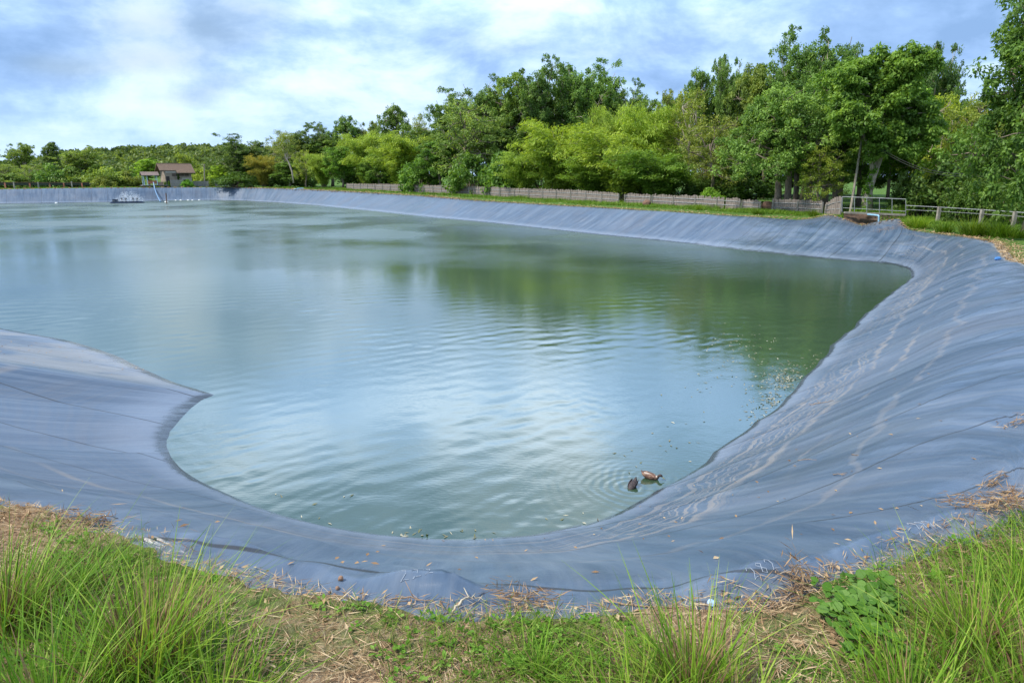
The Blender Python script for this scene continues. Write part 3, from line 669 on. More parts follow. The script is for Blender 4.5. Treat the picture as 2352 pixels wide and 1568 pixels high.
T_('bush1', 20, 127, 398, 80, 'low green bush behind the dark fence at the left edge', GR, 'bush', 'bush', 'bushes behind the far left fence')
T_('broad1', 340, 141, 364, 62, 'bright green round tree behind the open pavilion', (1.5, 1.6, .8), 'broadleaf_tree', 'tree', gl)
T_('sparse0', 426, 142, 352, 34, 'pale yellow green sparse tree peeking above the hut roof', YG, 'broadleaf_tree', 'tree', gl)
T_('bush1', 460, 141, 386, 46, 'yellowish bush between the hut and the slim post', YG, 'bush', 'bush', 'bushes behind the far left fence')
T_('broad2', 504, 136, 380, 44, 'small bright yellow green tree right of the slim post', (1.8, 1.75, .8), 'broadleaf_tree', 'tree', gl)
T_('bush0', 480, 138, 400, 40, 'low light bush behind the grey boards right of the hut', LG, 'bush', 'bush', 'bushes behind the far left fence')
# right-hand tree line, from far to near
gm2 = 'trees along the right bank'; gb = 'bamboo clumps along the right bank'; gu = 'bushes under the right bank trees'
T_('sparse1', 553, 126, 309, 92, 'dark grey green sparse tree, first tall one right of the hut', DK, 'rubber_tree', 'tree', gm2)
T_('broad0', 560, 124, 350, 70, 'dark dense tree under the first tall sparse one', DK2, 'broadleaf_tree', 'tree', gm2)
T_('bamboo0', 603, 119, 358, 52, 'rusty brown feathery bush among the green ones', RU, 'bamboo', 'bamboo', gb)
T_('airy0', 652, 124, 300, 76, 'olive airy tree behind the slim leaning bare trunk', OL, 'broadleaf_tree', 'tree', gm2)
T_('sparse2', 695, 130, 287, 74, 'thin grey green tree with bare twigs right of the olive airy tree', (.8, .82, .95), 'rubber_tree', 'tree', gm2)
T_('sparse3', 742, 131, 282, 70, 'second thin twiggy grey tree from the hut, beside the dark leafy one', (.8, .82, .95), 'rubber_tree', 'tree', gm2)
T_('broad3', 795, 126, 268, 74, 'dark leafy tree with rounded top before the tall trees begin', (.8, .9, .8), 'broadleaf_tree', 'tree', gm2)
T_('sparse0', 850, 128, 282, 50, 'brownish twiggy tree in the dip of the tree line', OL, 'rubber_tree', 'tree', gm2)
T_('broad1', 665, 117, 372, 80, 'mid green low tree around the slim leaning bare trunk', (.9, 1., .7), 'broadleaf_tree', 'tree', gm2)
T_('airy1', 700, 114, 345, 48, 'yellow green upright young tree right of the leaning bare trunk', YG, 'broadleaf_tree', 'tree', gm2)
T_('bamboo1', 742, 112, 352, 62, 'bright yellow bamboo clump beside the dense green rounded tree', BAM, 'bamboo', 'bamboo', gb)
T_('broad2', 782, 108, 338, 74, 'dense green rounded tree at the left end of the picket fence', (1., 1.2, .8), 'broadleaf_tree', 'tree', gm2)
T_('bamboo2', 838, 106, 305, 84, 'tall yellow green bamboo clump above the left end of the picket fence', BAM, 'bamboo', 'bamboo', gb)
T_('broad0', 905, 112, 244, 86, 'leafy green tree, first high crown left of the tall grove', GR, 'broadleaf_tree', 'tree', gm2)
T_('airy0', 966, 108, 262, 66, 'yellowish airy tree between first high crown and tall grove', GD, 'broadleaf_tree', 'tree', gm2)
T_('bamboo0', 925, 97, 312, 110, 'broad bright bamboo clump below the first high crown', BAM, 'bamboo', 'bamboo', gb)
T_('broad3', 870, 101, 352, 76, 'dark green low tree between two bright bamboo clumps on the left', (.8, .95, .7), 'broadleaf_tree', 'tree', gm2)
T_('sparse1', 1028, 98, 208, 90, 'tall twiggy tree at the left shoulder of the central grove', (.85, .95, .9), 'rubber_tree', 'tree', gm2)
T_('sparse2', 1098, 96, 176, 96, 'tall tree with bare dark twigs at its top, left in central grove', (.8, .9, .9), 'rubber_tree', 'tree', gm2)
T_('airy1', 1075, 86, 232, 150, 'wide silvery green tree in front of the central grove', (1.2, 1.15, 1.15), 'broadleaf_tree', 'tree', gm2)
T_('broad1', 1178, 94, 165, 120, 'rounded leafy green tree in the middle of the central grove', (1., 1.05, .9), 'broadleaf_tree', 'tree', gm2)
T_('sparse3', 1245, 92, 136, 110, 'tallest twiggy tree of the central grove', (.85, .95, .95), 'rubber_tree', 'tree', gm2)
T_('sparse0', 1320, 93, 150, 110, 'open crowned tree between the two highest tops of the central grove', (.85, 1., .95), 'rubber_tree', 'tree', gm2)
T_('sparse1', 1376, 92, 134, 110, 'slender tall tree near the right end of the central grove', (.95, 1.1, 1.0), 'rubber_tree', 'tree', gm2)
T_('sparse2', 1442, 94, 184, 80, 'lower open tree at the right end of the central grove', (.85, .95, .85), 'rubber_tree', 'tree', gm2)
T_('broad2', 1290, 96, 205, 120, 'dark leafy tree filling the middle of the central grove', (.75, .85, .8), 'broadleaf_tree', 'tree', gm2)
T_('broad0', 1400, 98, 215, 120, 'shaded leafy tree behind the tallest bamboo spire', (.75, .85, .75), 'broadleaf_tree', 'tree', gm2)
T_('broad3', 1120, 90, 270, 120, 'mid green tree under the bare topped tree of the central grove', (.9, .95, .85), 'broadleaf_tree', 'tree', gm2)
T_('broad1', 1010, 88, 320, 110, 'dark green tree above the fence left of the silvery tree', (.75, .95, .7), 'broadleaf_tree', 'tree', gm2)
T_('bush1', 1085, 80, 352, 110, 'dark green bush in front of the silvery tree by the fence', (.7, .85, .6), 'bush', 'bush', gu)
T_('bush2', 1165, 77, 350, 100, 'shadowed bush left of the big bright bamboo', (.7, .9, .6), 'bush', 'bush', gu)
T_('bush0', 965, 90, 366, 100, 'dark bush behind the picket fence below the yellow bamboo', (.7, .9, .6), 'bush', 'bush', gu)
T_('bamboo1', 1282, 71, 280, 170, 'big bright yellow green bamboo clump in the centre of the bank', BAM, 'bamboo', 'bamboo', gb)
T_('bamboo2', 1392, 72, 246, 84, 'narrow bamboo spire rising over the bright clumps', BAM, 'bamboo', 'bamboo', gb)
T_('bamboo0', 1482, 70, 244, 120, 'tall bamboo clump right of the narrow spire', (1.6, 1.5, .8), 'bamboo', 'bamboo', gb)
T_('bamboo1', 1430, 67, 302, 170, 'wide bamboo clump below the narrow spire', BAM, 'bamboo', 'bamboo', gb)
T_('bamboo2', 1205, 73, 348, 110, 'low bamboo clump at the left foot of the big bright one', (1.5, 1.45, .8), 'bamboo', 'bamboo', gb)
T_('bamboo0', 1360, 67.5, 360, 130, 'low dark bamboo clump close behind the fence at the centre', (1.0, 1.1, .6), 'bamboo', 'bamboo', gb)
T_('bamboo1', 1520, 64.5, 350, 160, 'shaded bamboo clump behind the gap in the fence', (.9, 1.05, .6), 'bamboo', 'bamboo', gb)
T_('sparse3', 1545, 84, 212, 80, 'thin brownish tree just right of the tall bamboo', OL, 'rubber_tree', 'tree', gm2)
T_('airy0', 1585, 72, 205, 120, 'golden tinged airy tree right of the bamboo', GD, 'broadleaf_tree', 'tree', gm2)
T_('broad2', 1602, 82, 164, 74, 'dark round topped tree behind the golden airy one', (.85, .95, .85), 'broadleaf_tree', 'tree', gm2)
T_('sparse0', 1668, 80, 128, 66, 'slim sparse tree sticking up left of the great tree mass', (.9, 1., .9), 'rubber_tree', 'tree', gm2)
T_('airy1', 1640, 66, 270, 130, 'olive drooping tree with pale seed tassels left of the big green tree', OL, 'broadleaf_tree', 'tree', gm2)
T_('broad3', 1725, 76, 150, 110, 'olive green tree at the left shoulder of the great tree mass', (1.1, 1.0, .8), 'broadleaf_tree', 'tree', gm2)
T_('big0', 1800, 59, 196, 230, 'big dense blue green tree above the broken end of the fence', (.95, 1.08, .95), 'broadleaf_tree', 'tree', gm2)
T_('sparse1', 1830, 76, 60, 110, 'highest twiggy tree top of the whole tree line', (.8, .95, .9), 'rubber_tree', 'tree', gm2)
T_('broad0', 1862, 77, 112, 150, 'leafy crown between the two highest tops on the right', (.85, 1., .8), 'broadleaf_tree', 'tree', gm2)
T_('sparse2', 1915, 74, 66, 130, 'second highest twiggy top, right of the highest one', (.8, .95, .85), 'rubber_tree', 'tree', gm2)
T_('sparse3', 1985, 73, 104, 100, 'open twiggy top over the leaning tree with the pale trunk', (.75, .85, .8), 'rubber_tree', 'tree', gm2)
T_('dense0', 1940, 66, 150, 190, 'dark green tree filling the space between the two big trees', (.8, .98, .6), 'broadleaf_tree', 'tree', gm2)
T_('sparse0', 2140, 72, 98, 90, 'sparse tree with a separate see-through top right of the leaning tree', (.6, .72, .72), 'rubber_tree', 'tree', gm2)
T_('airy0', 2165, 62, 215, 120, 'yellow green airy tree right of the leaning tree', (1.7, 1.45, .7), 'broadleaf_tree', 'tree', gm2)
T_('broad1', 2110, 64, 205, 120, 'bright leafy tree behind the right side of the leaning tree', (1., 1.25, .6), 'broadleaf_tree', 'tree', gm2)
T_('airy1', 2245, 58, 215, 120, 'orange tinged airy tree near the right edge', GD, 'broadleaf_tree', 'tree', gm2)
T_('airy1', 1890, 56.5, 335, 95, 'small yellow flowering tree left of the leaning pole', (1.5, 1.3, .8), 'broadleaf_tree', 'tree', gm2)
T_('bush0', 2112, 54.5, 392, 110, 'dark rounded bush right of the pale leaning trunk', DK2, 'bush', 'bush', gu)
T_('bush1', 2170, 54, 370, 150, 'large dark glossy bush behind the low pipe fence', (.5, .62, .5), 'bush', 'bush', gu)
T_('bush2', 2270, 52, 380, 150, 'dark olive bush near the right edge behind the netting', (.6, .66, .5), 'bush', 'bush', gu)
T_('bush0', 2215, 49.5, 415, 90, 'small dark bush in front of the netting on the right', (.5, .62, .45), 'bush', 'bush', gu)
T_('bush1', 2350, 47, 400, 120, 'dark bush cut off by the right edge of the picture', (.55, .65, .5), 'bush', 'bush', gu)
T_('broad2', 2200, 70, 260, 140, 'shaded tree behind the large dark glossy bush', (.7, .85, .6), 'broadleaf_tree', 'tree', gm2)
T_('broad3', 2290, 66, 290, 130, 'shaded tree behind the dark olive bush near the right edge', (.65, .8, .6), 'broadleaf_tree', 'tree', gm2)
T_('droop0', 2420, 38, -60, 320, 'tall dense dark green tree at the right edge of the picture', (.70, .85, .65), 'broadleaf_tree', 'tree', gm2)
# shaded undergrowth deeper in the wood
k = 0
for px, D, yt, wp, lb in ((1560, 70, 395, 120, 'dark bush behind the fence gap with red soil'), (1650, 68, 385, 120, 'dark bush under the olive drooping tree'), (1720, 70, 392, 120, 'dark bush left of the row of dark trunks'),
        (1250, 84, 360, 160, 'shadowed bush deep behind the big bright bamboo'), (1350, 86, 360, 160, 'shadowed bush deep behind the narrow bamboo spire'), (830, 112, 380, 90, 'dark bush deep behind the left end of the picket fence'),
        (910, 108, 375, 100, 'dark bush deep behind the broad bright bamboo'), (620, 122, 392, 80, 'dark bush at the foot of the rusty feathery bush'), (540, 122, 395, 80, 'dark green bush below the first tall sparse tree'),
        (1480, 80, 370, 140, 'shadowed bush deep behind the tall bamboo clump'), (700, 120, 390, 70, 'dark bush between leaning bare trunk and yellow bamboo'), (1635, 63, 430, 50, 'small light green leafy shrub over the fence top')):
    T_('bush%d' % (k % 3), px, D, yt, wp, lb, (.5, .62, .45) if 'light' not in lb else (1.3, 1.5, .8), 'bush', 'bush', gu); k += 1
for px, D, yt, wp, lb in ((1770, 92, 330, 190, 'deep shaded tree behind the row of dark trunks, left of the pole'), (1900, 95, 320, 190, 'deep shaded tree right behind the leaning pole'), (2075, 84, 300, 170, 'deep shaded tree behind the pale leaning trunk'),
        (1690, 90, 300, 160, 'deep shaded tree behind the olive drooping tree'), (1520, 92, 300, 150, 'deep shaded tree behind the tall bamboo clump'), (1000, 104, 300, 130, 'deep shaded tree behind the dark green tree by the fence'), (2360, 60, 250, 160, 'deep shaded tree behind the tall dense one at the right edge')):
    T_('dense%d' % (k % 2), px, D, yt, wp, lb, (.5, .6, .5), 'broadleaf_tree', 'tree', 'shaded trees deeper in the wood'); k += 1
for px, D, yt, wp, lb in ((1480, 88, 232, 110, 'mid green tree filling the dip right of the central grove'), (1540, 90, 222, 100, 'mid green tree behind the thin brownish tree'), (1630, 86, 205, 120, 'mid green tree behind the olive drooping one'), (1700, 84, 178, 120, 'mid green tree behind the left shoulder of the great tree mass'),
        (1770, 82, 150, 130, 'mid green tree left below the highest twiggy top'), (2065, 80, 140, 130, 'mid green tree behind the right side of the leaning tree top'), (2160, 78, 190, 130, 'mid green tree under the see-through top on the right'), (2235, 76, 235, 120, 'mid green tree between the yellow green airy one and the right edge'),
        (1120, 100, 215, 120, 'mid green tree under the bare dark twigs of the central grove'), (1215, 99, 195, 120, 'mid green tree behind the rounded leafy one of the central grove'), (1350, 99, 185, 130, 'mid green tree behind the slender tall one of the central grove'), (1045, 102, 250, 110, 'mid green tree behind the left shoulder of the central grove'),
        (945, 108, 290, 110, 'mid green tree behind the broad bright bamboo'), (850, 118, 310, 100, 'mid green tree behind the tall bamboo at the fence end'), (760, 128, 318, 110, 'mid green tree behind the dense rounded one'), (700, 130, 325, 100, 'mid green tree behind the yellow green young tree')):
    T_('broad%d' % (k % 4), px, D, yt, wp, lb, (.92, .98, .85), 'broadleaf_tree', 'tree', gm2); k += 1
# hand-built leaning tree with pale forked trunk
def pt(px, py, D): return ony(px, py, D)
e0 = pt(1990, 470, 56); e0[2] = down(e0[0], 56)
lt = empty('broadleaf_tree', tuple(e0), 'large leafy tree on a pale leaning forked trunk behind the railing', 'tree', gm2)
mb = MB(); O = np.array(e0)
tr_ = [pt(1992, 472, 56)-O+np.array([0, 0, -.5]), pt(1993, 440, 56)-O, pt(2004, 405, 56)-O, pt(2017, 370, 56)-O, pt(2030, 335, 56)-O, pt(2045, 270, 56)-O, pt(2050, 200, 56)-O]
mb.tube(tr_, [.48, .36, .30, .26, .22, .16, .08], 9)
mb.tube([tr_[2], pt(2003, 380, 55.8)-O, pt(1998, 350, 55.5)-O, pt(1980, 300, 55.5)-O], [.22, .17, .13, .07], 7)
rng = np.random.default_rng(5); V = []; Tn = []
for i in range(64):
    a = rng.uniform(0, 6.28); py = rng.uniform(118, 345); w = 118*math.sin(math.pi*min(1, max(.12, (py-80)/285)))**.5
    c = pt(2042+rng.uniform(-1, 1)*w, py, 56+rng.uniform(-2.6, 2.4))-O
    limb(mb, tr_[4]+(tr_[6]-tr_[4])*min(1, max(0, (335-py)/180)), c, .09, .03, rng, 5, 4, .05)
    k_ = 15; cc = c+unit(rng.normal(0, 1, (k_, 3)))*rng.uniform(.3, 1, (k_, 1))*np.array([1.25, 1.2, .95])
    v, tn = clump_leaves(cc, rng.uniform(.35, .62, k_), 78, .30, .14, rng, .7, .5); V.append(v); Tn.append(np.clip(tn+rng.normal(0, .08), 0, 1))
v = np.concatenate(V); n = len(v)
mb.build('trunk', PALEBARK, lt, True)
o = link('crown', npmesh('leaning_crown', v.reshape(-1, 3), np.arange(n*4).reshape(n, 4), tint=np.repeat(np.concatenate(Tn), 4)), LEAF, lt); o.color = (.92, 1.06, .72, 1)
# ivy on the leaning trunk
cc = np.array([np.array([np.interp(s, np.linspace(0, 1, 7), np.array(tr_)[:, j]) for j in range(3)])+rng.normal(0, .12, 3)+np.array([-.18, -.2, 0]) for s in rng.uniform(.02, .42, 50)])
v, tn = clump_leaves(cc, np.full(50, .22), 30, .16, .10, rng, 1., .5); n = len(v)
o = link('ivy', npmesh('ivy', v.reshape(-1, 3), np.arange(n*4).reshape(n, 4), tint=np.repeat(tn, 4)), LEAF, lt); o.color = (.9, 1.2, .5, 1)
# slim bare trunk left of centre
e1 = pt(674, 417, 131); sl0 = empty('slim_tree', tuple(e1), 'slim leaning bare trunk with a small crown before the bushes', 'tree', gm2)
mb = MB(); O = np.array(e1); mb.tube([np.array([0, 0, -.3]), pt(671, 395, 131)-O, pt(664, 375, 131)-O, pt(655, 358, 131)-O, pt(650, 335, 131)-O], [.17, .15, .13, .1, .05], 7)
V = []; cc = np.array([pt(650+rng.normal(0, 10), 330+rng.normal(0, 12), 131+rng.normal(0, 1))-O for i in range(36)])
for q in cc[::3]: limb(mb, pt(652, 346, 131)-O, q, .05, .015, rng, 4, 3)
mb.build('trunk', PALEBARK, sl0, True); v, tn = clump_leaves(cc, rng.uniform(.4, .8, 36), 45, .28, .12, rng); n = len(v)
o = link('crown', npmesh('slim_crown', v.reshape(-1, 3), np.arange(n*4).reshape(n, 4), tint=np.repeat(tn, 4)), LEAF, sl0); o.color = (*OL, 1)
# dark bare trunks under the big trees
wt = ['thick dark trunk at the left of the row behind the broken fence', 'second dark trunk of the row behind the broken fence', 'pale streaked trunk in the middle of the dark row', 'dark leaning trunk left of the pole', 'thick dark trunk close left of the leaning pole', 'slim dark trunk just right of the leaning pole']
for (px, D, lean, r), lb in zip(((1808, 61, 6, .30), (1829, 63, 4, .26), (1858, 62, 12, .30), (1893, 64, 20, .34), (1925, 66, 24, .36), (1972, 67, 10, .22)), wt):
    b = pt(px, 460, D); b[2] = down(b[0], D); tk = empty('tree_trunk', tuple(b), lb, 'tree trunk', 'dark trunks under the big trees'); O = np.array(b)
    mb = MB(); q = [np.array([0, 0, -.4])]+[pt(px+lean*s+random.uniform(-2, 2), 460-160*s, D)-O for s in (.15, .4, .7, 1.)]; mb.tube(q, [r*1.3, r, r*.9, r*.75, r*.6], 8)
    limb(mb, q[3], q[4]+np.array([1.2, .4, .5]), r*.4, .05, rng, 5, 4); limb(mb, q[3], q[4]+np.array([-1.3, -.4, .3]), r*.4, .05, rng, 5, 4)
    mb.build('stem', BARK, tk, True)
    cc = q[4]+np.stack([rng.normal(0, 1.3, 30), rng.normal(0, 1., 30), rng.uniform(-1.2, 1.6, 30)], 1); v, tn = clump_leaves(cc, rng.uniform(.4, .7, 30), 60, .28, .14, rng); n = len(v)
    o = link('crown', npmesh('trunk_crown', v.reshape(-1, 3), np.arange(n*4).reshape(n, 4), tint=np.repeat(tn, 4)), LEAF, tk); o.color = (.65, .8, .6, 1)
# forested rise far away: reads as one mass
V = []; Tn = []; rng = np.random.default_rng(17)
xs = rng.uniform(-260, -60, 1500); ys = rng.uniform(240, 370, 1500)
zs = gz(xs, ys)
sel = (zs > 1.0) & (ys < 350)
for x, y, z in zip(xs[sel], ys[sel], zs[sel]):
    r = rng.uniform(2.0, 3.4); hgt = rng.uniform(4.5, 7.5)*min(1., .45+z/8); k = 60
    o = unit(rng.normal(0, 1, (k, 3))); o[:, 2] = np.abs(o[:, 2])*1.1-.25; P = np.array([x, y, z+hgt-r*.8])+o*r*rng.uniform(.6, 1.05, (k, 1))
    A = unit(rng.normal(0, 1, (k, 3))); Nn = unit(o+rng.normal(0, .4, (k, 3))); sz = rng.uniform(.7, 1.4, k)
    V.append(leaves(P, A, Nn, 1.25*sz, .8*sz)); Tn.append(np.clip(rng.normal(.45, .16)+rng.normal(0, .14, k), 0, 1))
v = np.concatenate(V); n = len(v)
o = link('forest', npmesh('forest', v.reshape(-1, 3), np.arange(n*4).reshape(n, 4), tint=np.repeat(np.concatenate(Tn), 4)), LEAF); o.color = (.80, .74, .80, 1)
setprops(o, 'olive green forest covering the low hill far behind the hut', 'forest', kind='stuff')
# ------------------------------------------------------------------ fences, railing, pole
GREYWOOD = simple('weathered_wood', (.20, .165, .14), .9, .38, 3., .4, stretch=(6, 6, .6))
GREYWOOD2 = simple('grey_board', (.215, .205, .195), .9, .3, 3., .3, stretch=(1, 6, 6))
STEEL = simple('galvanised_steel', (.30, .31, .32), .5, .25, 8., metallic=.4)
CONCRETE = simple('stained_concrete', (.27, .24, .205), .9, .35, 4., .3)
POLEWOOD = simple('pale_post_wood', (.30, .26, .20), .85, .25, 3., .3, stretch=(5, 5, .4))
def polyline(pts, n):
    pts = np.array(pts, float); d = np.concatenate([[0], np.cumsum(np.linalg.norm(np.diff(pts[:, :2], axis=0), axis=1))])
    s = np.linspace(0, d[-1], n); return np.stack([np.interp(s, d, pts[:, i]) for i in range(pts.shape[1])], 1), d[-1]
def picket_fence(px_pts, label, seed, jag=.04, holes=0.0, post_step=2.6, name='picket_fence'):
    """px_pts: (px, depth, top pixel)"""
    rg = np.random.default_rng(seed); P = []
    for px, D, yt in px_pts:
        a = ony(px, yt, D); z0 = down(a[0], D); P.append((a[0], D, a[2], z0))
    f0 = P[0]; e = empty(name, (f0[0], f0[1], f0[3]), label, 'fence', 'sections of the picket fence'); O = np.array([f0[0], f0[1], f0[3]])
    Q, Ln = polyline(P, 2); n = max(2, int(Ln/.17)); Q, Ln = polyline(P, n+1)
    mb = MB()
    for i in range(n):
        if rg.random() < holes: continue
        a, b = Q[i], Q[i+1]; c = (a+b)/2; hgt = (c[2]-c[3])+rg.normal(0, jag); d = b[:2]-a[:2]; w = np.linalg.norm(d)*.93; an = math.atan2(d[1], d[0])
        rot = Matrix.Rotation(an, 4, 'Z') @ Matrix.Rotation(rg.normal(0, .025), 4, 'Y') @ Matrix.Rotation(rg.normal(0, .03), 4, 'X')
        mb.box(np.array([c[0], c[1]+rg.normal(0, .01), c[3]+hgt/2-.03])-O, (w, .022, hgt+.06), rot)
    mb.build('pickets', GREYWOOD, e)
    for fz in (.36, .72):
        r = MB(); k = max(2, int(Ln/2.)); S, _ = polyline(P, k+1)
        r.tube([np.array([q[0], q[1]-.05, q[3]+(q[2]-q[3])*fz])-O for q in S], .028, 4); r.build('rail', STEEL, e)
    k = max(1, int(round(Ln/post_step))); S, _ = polyline(P, k+1)
    for q in S:
        r = MB(); hh_ = q[2]-q[3]-.10; r.box(np.array([q[0], q[1]-.10, q[3]+hh_/2-.1])-O, (.12, .10, hh_+.2)); r.build('post', CONCRETE, e)
    return e
picket_fence([(796, 128, 421.5), (900, 116, 423), (1000, 106, 426), (1147, 92, 430)], 'long far stretch of weathered picket fence left of the first step in its top', 1)
picket_fence([(1149, 92, 431), (1230, 87, 433.5), (1330, 80, 437), (1421, 74.5, 443)], 'picket fence stretch under the big bright bamboo, ending at the first gap', 2)
picket_fence([(1435, 73.5, 444), (1494, 71, 446.5)], 'short picket fence piece between the two narrow gaps', 3)
picket_fence([(1498, 70.5, 446.5), (1585, 67, 449.5), (1588, 66.9, 448), (1640, 64.6, 452), (1700, 62.2, 456)], 'jagged picket fence stretch with grass in front, right of the bamboo', 4, .06, .02)
picket_fence([(1705, 62, 457.5), (1746, 60.2, 460)], 'short leaning picket fence piece left of the red soil gap', 5, .05)
picket_fence([(1775, 59, 458), (1838, 57.5, 458.5), (1889, 56.2, 461)], 'picket fence piece with broken right end, right of the red soil gap', 6, .03)
picket_fence([(1897, 55.6, 466), (1907, 55.3, 462), (1909, 55.2, 456), (1917, 55, 455), (1919, 54.9, 451), (1933, 54.6, 450)], 'stepped tall picket fence end joining the steel railing', 7, .02)
# steel railing over the culvert
def pz(px, py, D): return ony(px, py, D)
a = pz(1934, 483, 53.5); rl = empty('steel_railing', tuple(a), 'grey steel pipe railing over the culvert at the far corner', 'railing'); O = a
top = [(1934, 452), (1962.5, 453), (1991, 454), (2020, 455), (2049, 456.3), (2080.5, 457.6)]; bot = [484, 498, 506, 492, 495, 491]
DD = np.linspace(53.5, 51.5, 6)
r = MB(); r.tube([pz(x, y, d)-O for (x, y), d in zip(top, DD)], .030, 6); r.build('rail', STEEL, rl)
for y0, y1 in ((477.5, 485.5), (488.3, 494.5)):
    r = MB(); r.tube([pz(1936, y0, 53.5)-O, pz(2080, y1, 51.5)-O], .022, 6); r.build('rail', STEEL, rl)
for (x, y), b, d in zip(top, bot, DD):
    r = MB(); r.tube([pz(x, y, d)-O, pz(x, b+3, d)-O], .026, 6); r.build('post', STEEL, rl)
# low pipe fence to the right
a = pz(2081, 475, 51.5); pf = empty('pipe_fence', tuple(a), 'low pipe fence on short posts right of the railing', 'fence'); O = a
for dy in (0, 9.5):
    r = MB(); r.tube([pz(2081, 472+dy, 51.5)-O, pz(2158, 476+dy, 49)-O, pz(2257, 482+dy, 46)-O, pz(2332, 487+dy, 44)-O, pz(2460, 497+dy, 41)-O], .026 if dy == 0 else .016, 6); r.build('rail', STEEL, pf)
for x, y0, D in ((2158, 474.5, 49), (2257, 480.5, 46), (2332.5, 485.5, 44), (2430, 493, 42)):
    t0 = pz(x, y0, D); z0 = down(t0[0], D); r = MB(); r.box(np.array([t0[0], t0[1], (t0[2]+z0-.15)/2])-O, (.19, .18, t0[2]-z0+.15)); r.build('post', CONCRETE, pf)
# fine dark net behind it
NETM = simple('dark_net', (.03, .032, .03), .9, .2)
a = pz(2180, 478, 52.5); nf = empty('net_fence', tuple(a), 'low dark net fence behind the pipe fence on the right', 'fence'); O = a; mb = MB()
A = pz(2185, 474, 53); B = pz(2480, 486, 47)
A[2] = down(A[0], A[1]); B[2] = down(B[0], B[1]); Ln = np.linalg.norm(B-A)
for i in range(int(Ln/.11)):
    q = A+(B-A)*(i*.11/Ln); mb.box(q+np.array([0, 0, .45])-O, (.012, .012, .95))
for k in range(9):
    c = (A+B)/2+np.array([0, 0, .05+k*.11])-O; mb.box(c, (Ln, .012, .012), Matrix.Rotation(math.atan2(B[1]-A[1], B[0]-A[0]), 4, 'Z') @ Matrix.Rotation(-math.atan2(B[2]-A[2], np.linalg.norm((B-A)[:2])), 4, 'Y'))
mb.build('net', NETM, nf)
# leaning pole with two wires
b0 = pz(1955, 462, 55.5); b0[2] = down(b0[0], 55.5); po = empty('utility_pole', tuple(b0), 'leaning pale wooden pole with bracket behind the steel railing', 'pole'); O = b0
tp_ = pz(1980.5, 311, 56.5); r = MB(); r.tube([np.array([0, 0, -.3]), (tp_-O)*.5+np.array([.02, 0, 0]), tp_-O], [.105, .09, .075], 8); r.build('shaft', POLEWOOD, po)
r = MB(); r.box(pz(1985, 318, 56.4)-O, (.55, .06, .06), Matrix.Rotation(.35, 4, 'Y')); r.box(pz(1985, 323, 56.4)-O, (.55, .06, .06), Matrix.Rotation(.35, 4, 'Y')); r.build('bracket', GREYWOOD, po)
WIREM = simple('black_cable', (.03, .03, .03), .6, .1)
for k, (y0, y1) in enumerate(((318, 395), (323, 401))):
    A = pz(1990, y0, 56.4); B = pz(2330, y1-22*0, 40); q = [A+(B-A)*s-np.array([0, 0, 1.1*math.sin(math.pi*s)]) for s in np.linspace(0, 1, 14)]
    r = MB(); r.tube([p-A for p in q], .014, 4); o = r.build('overhead_wire', WIREM); o.location = tuple(A)
    setprops(o, ('upper' if k == 0 else 'lower')+' thin black wire running from the pole top into the right trees', 'wire')
# culvert wall, pipe and mound spill behind the liner notch
DIRT = simple('dark_soil', (.095, .06, .042), .95, .5, 3., .8); PVC = simple('pale_blue_pipe', (.26, .45, .62), .35, .15); BLUEP = simple('blue_plastic', (.06, .20, .48), .4, .2); TAN = simple('dry_clay', (.36, .31, .24), .95, .25, 4., .5)
a = pz(1990, 500, 50.5); O = a; cv = empty('culvert', tuple(a), 'dark earthen culvert opening with a concrete lip under the railing', 'culvert')
mb = MB()
gx = np.linspace(1938, 2078, 26); gyv = np.linspace(0, 1, 7); V = []; 
for i, x in enumerate(gx):
    lip = np.interp(x, [1938, 2078], [488.5, 494]); 
    for jv in gyv:
        y = lip+jv*26; q = pz(x, y, 51.9-.5*jv+.25*fbm(x*.05, jv*3, 1., 3, 5.)); V.append(q-O)
F = [(i*7+j, i*7+j+1, (i+1)*7+j+1, (i+1)*7+j) for i in range(25) for j in range(6)]
mb.add(V, F); mb.build('earth_bank', DIRT, cv, True)
r = MB(); A = pz(1940, 488, 51.6); B = pz(2078, 493.5, 51.0); c = (A+B)/2; r.box(c-O, (np.linalg.norm(B-A), .25, .13), Matrix.Rotation(math.atan2(B[1]-A[1], B[0]-A[0]), 4, 'Z') @ Matrix.Rotation(-math.asin((B-A)[2]/np.linalg.norm(B-A)), 4, 'Y')); r.build('lip', CONCRETE, cv)
a = pz(2018, 506, 49.8); O = a; r = MB(); r.tube([pz(1993, 492.5, 51.2)-O, pz(2005, 493.5, 50.6)-O, pz(2017.5, 495, 49.9)-O, pz(2018.5, 497, 49.8)-O, pz(2018, 510, 49.8)-O], .06, 8); o = r.build('pipe', PVC); o.location = tuple(a); setprops(o, 'pale blue bent pipe coming out of the culvert', 'pipe')
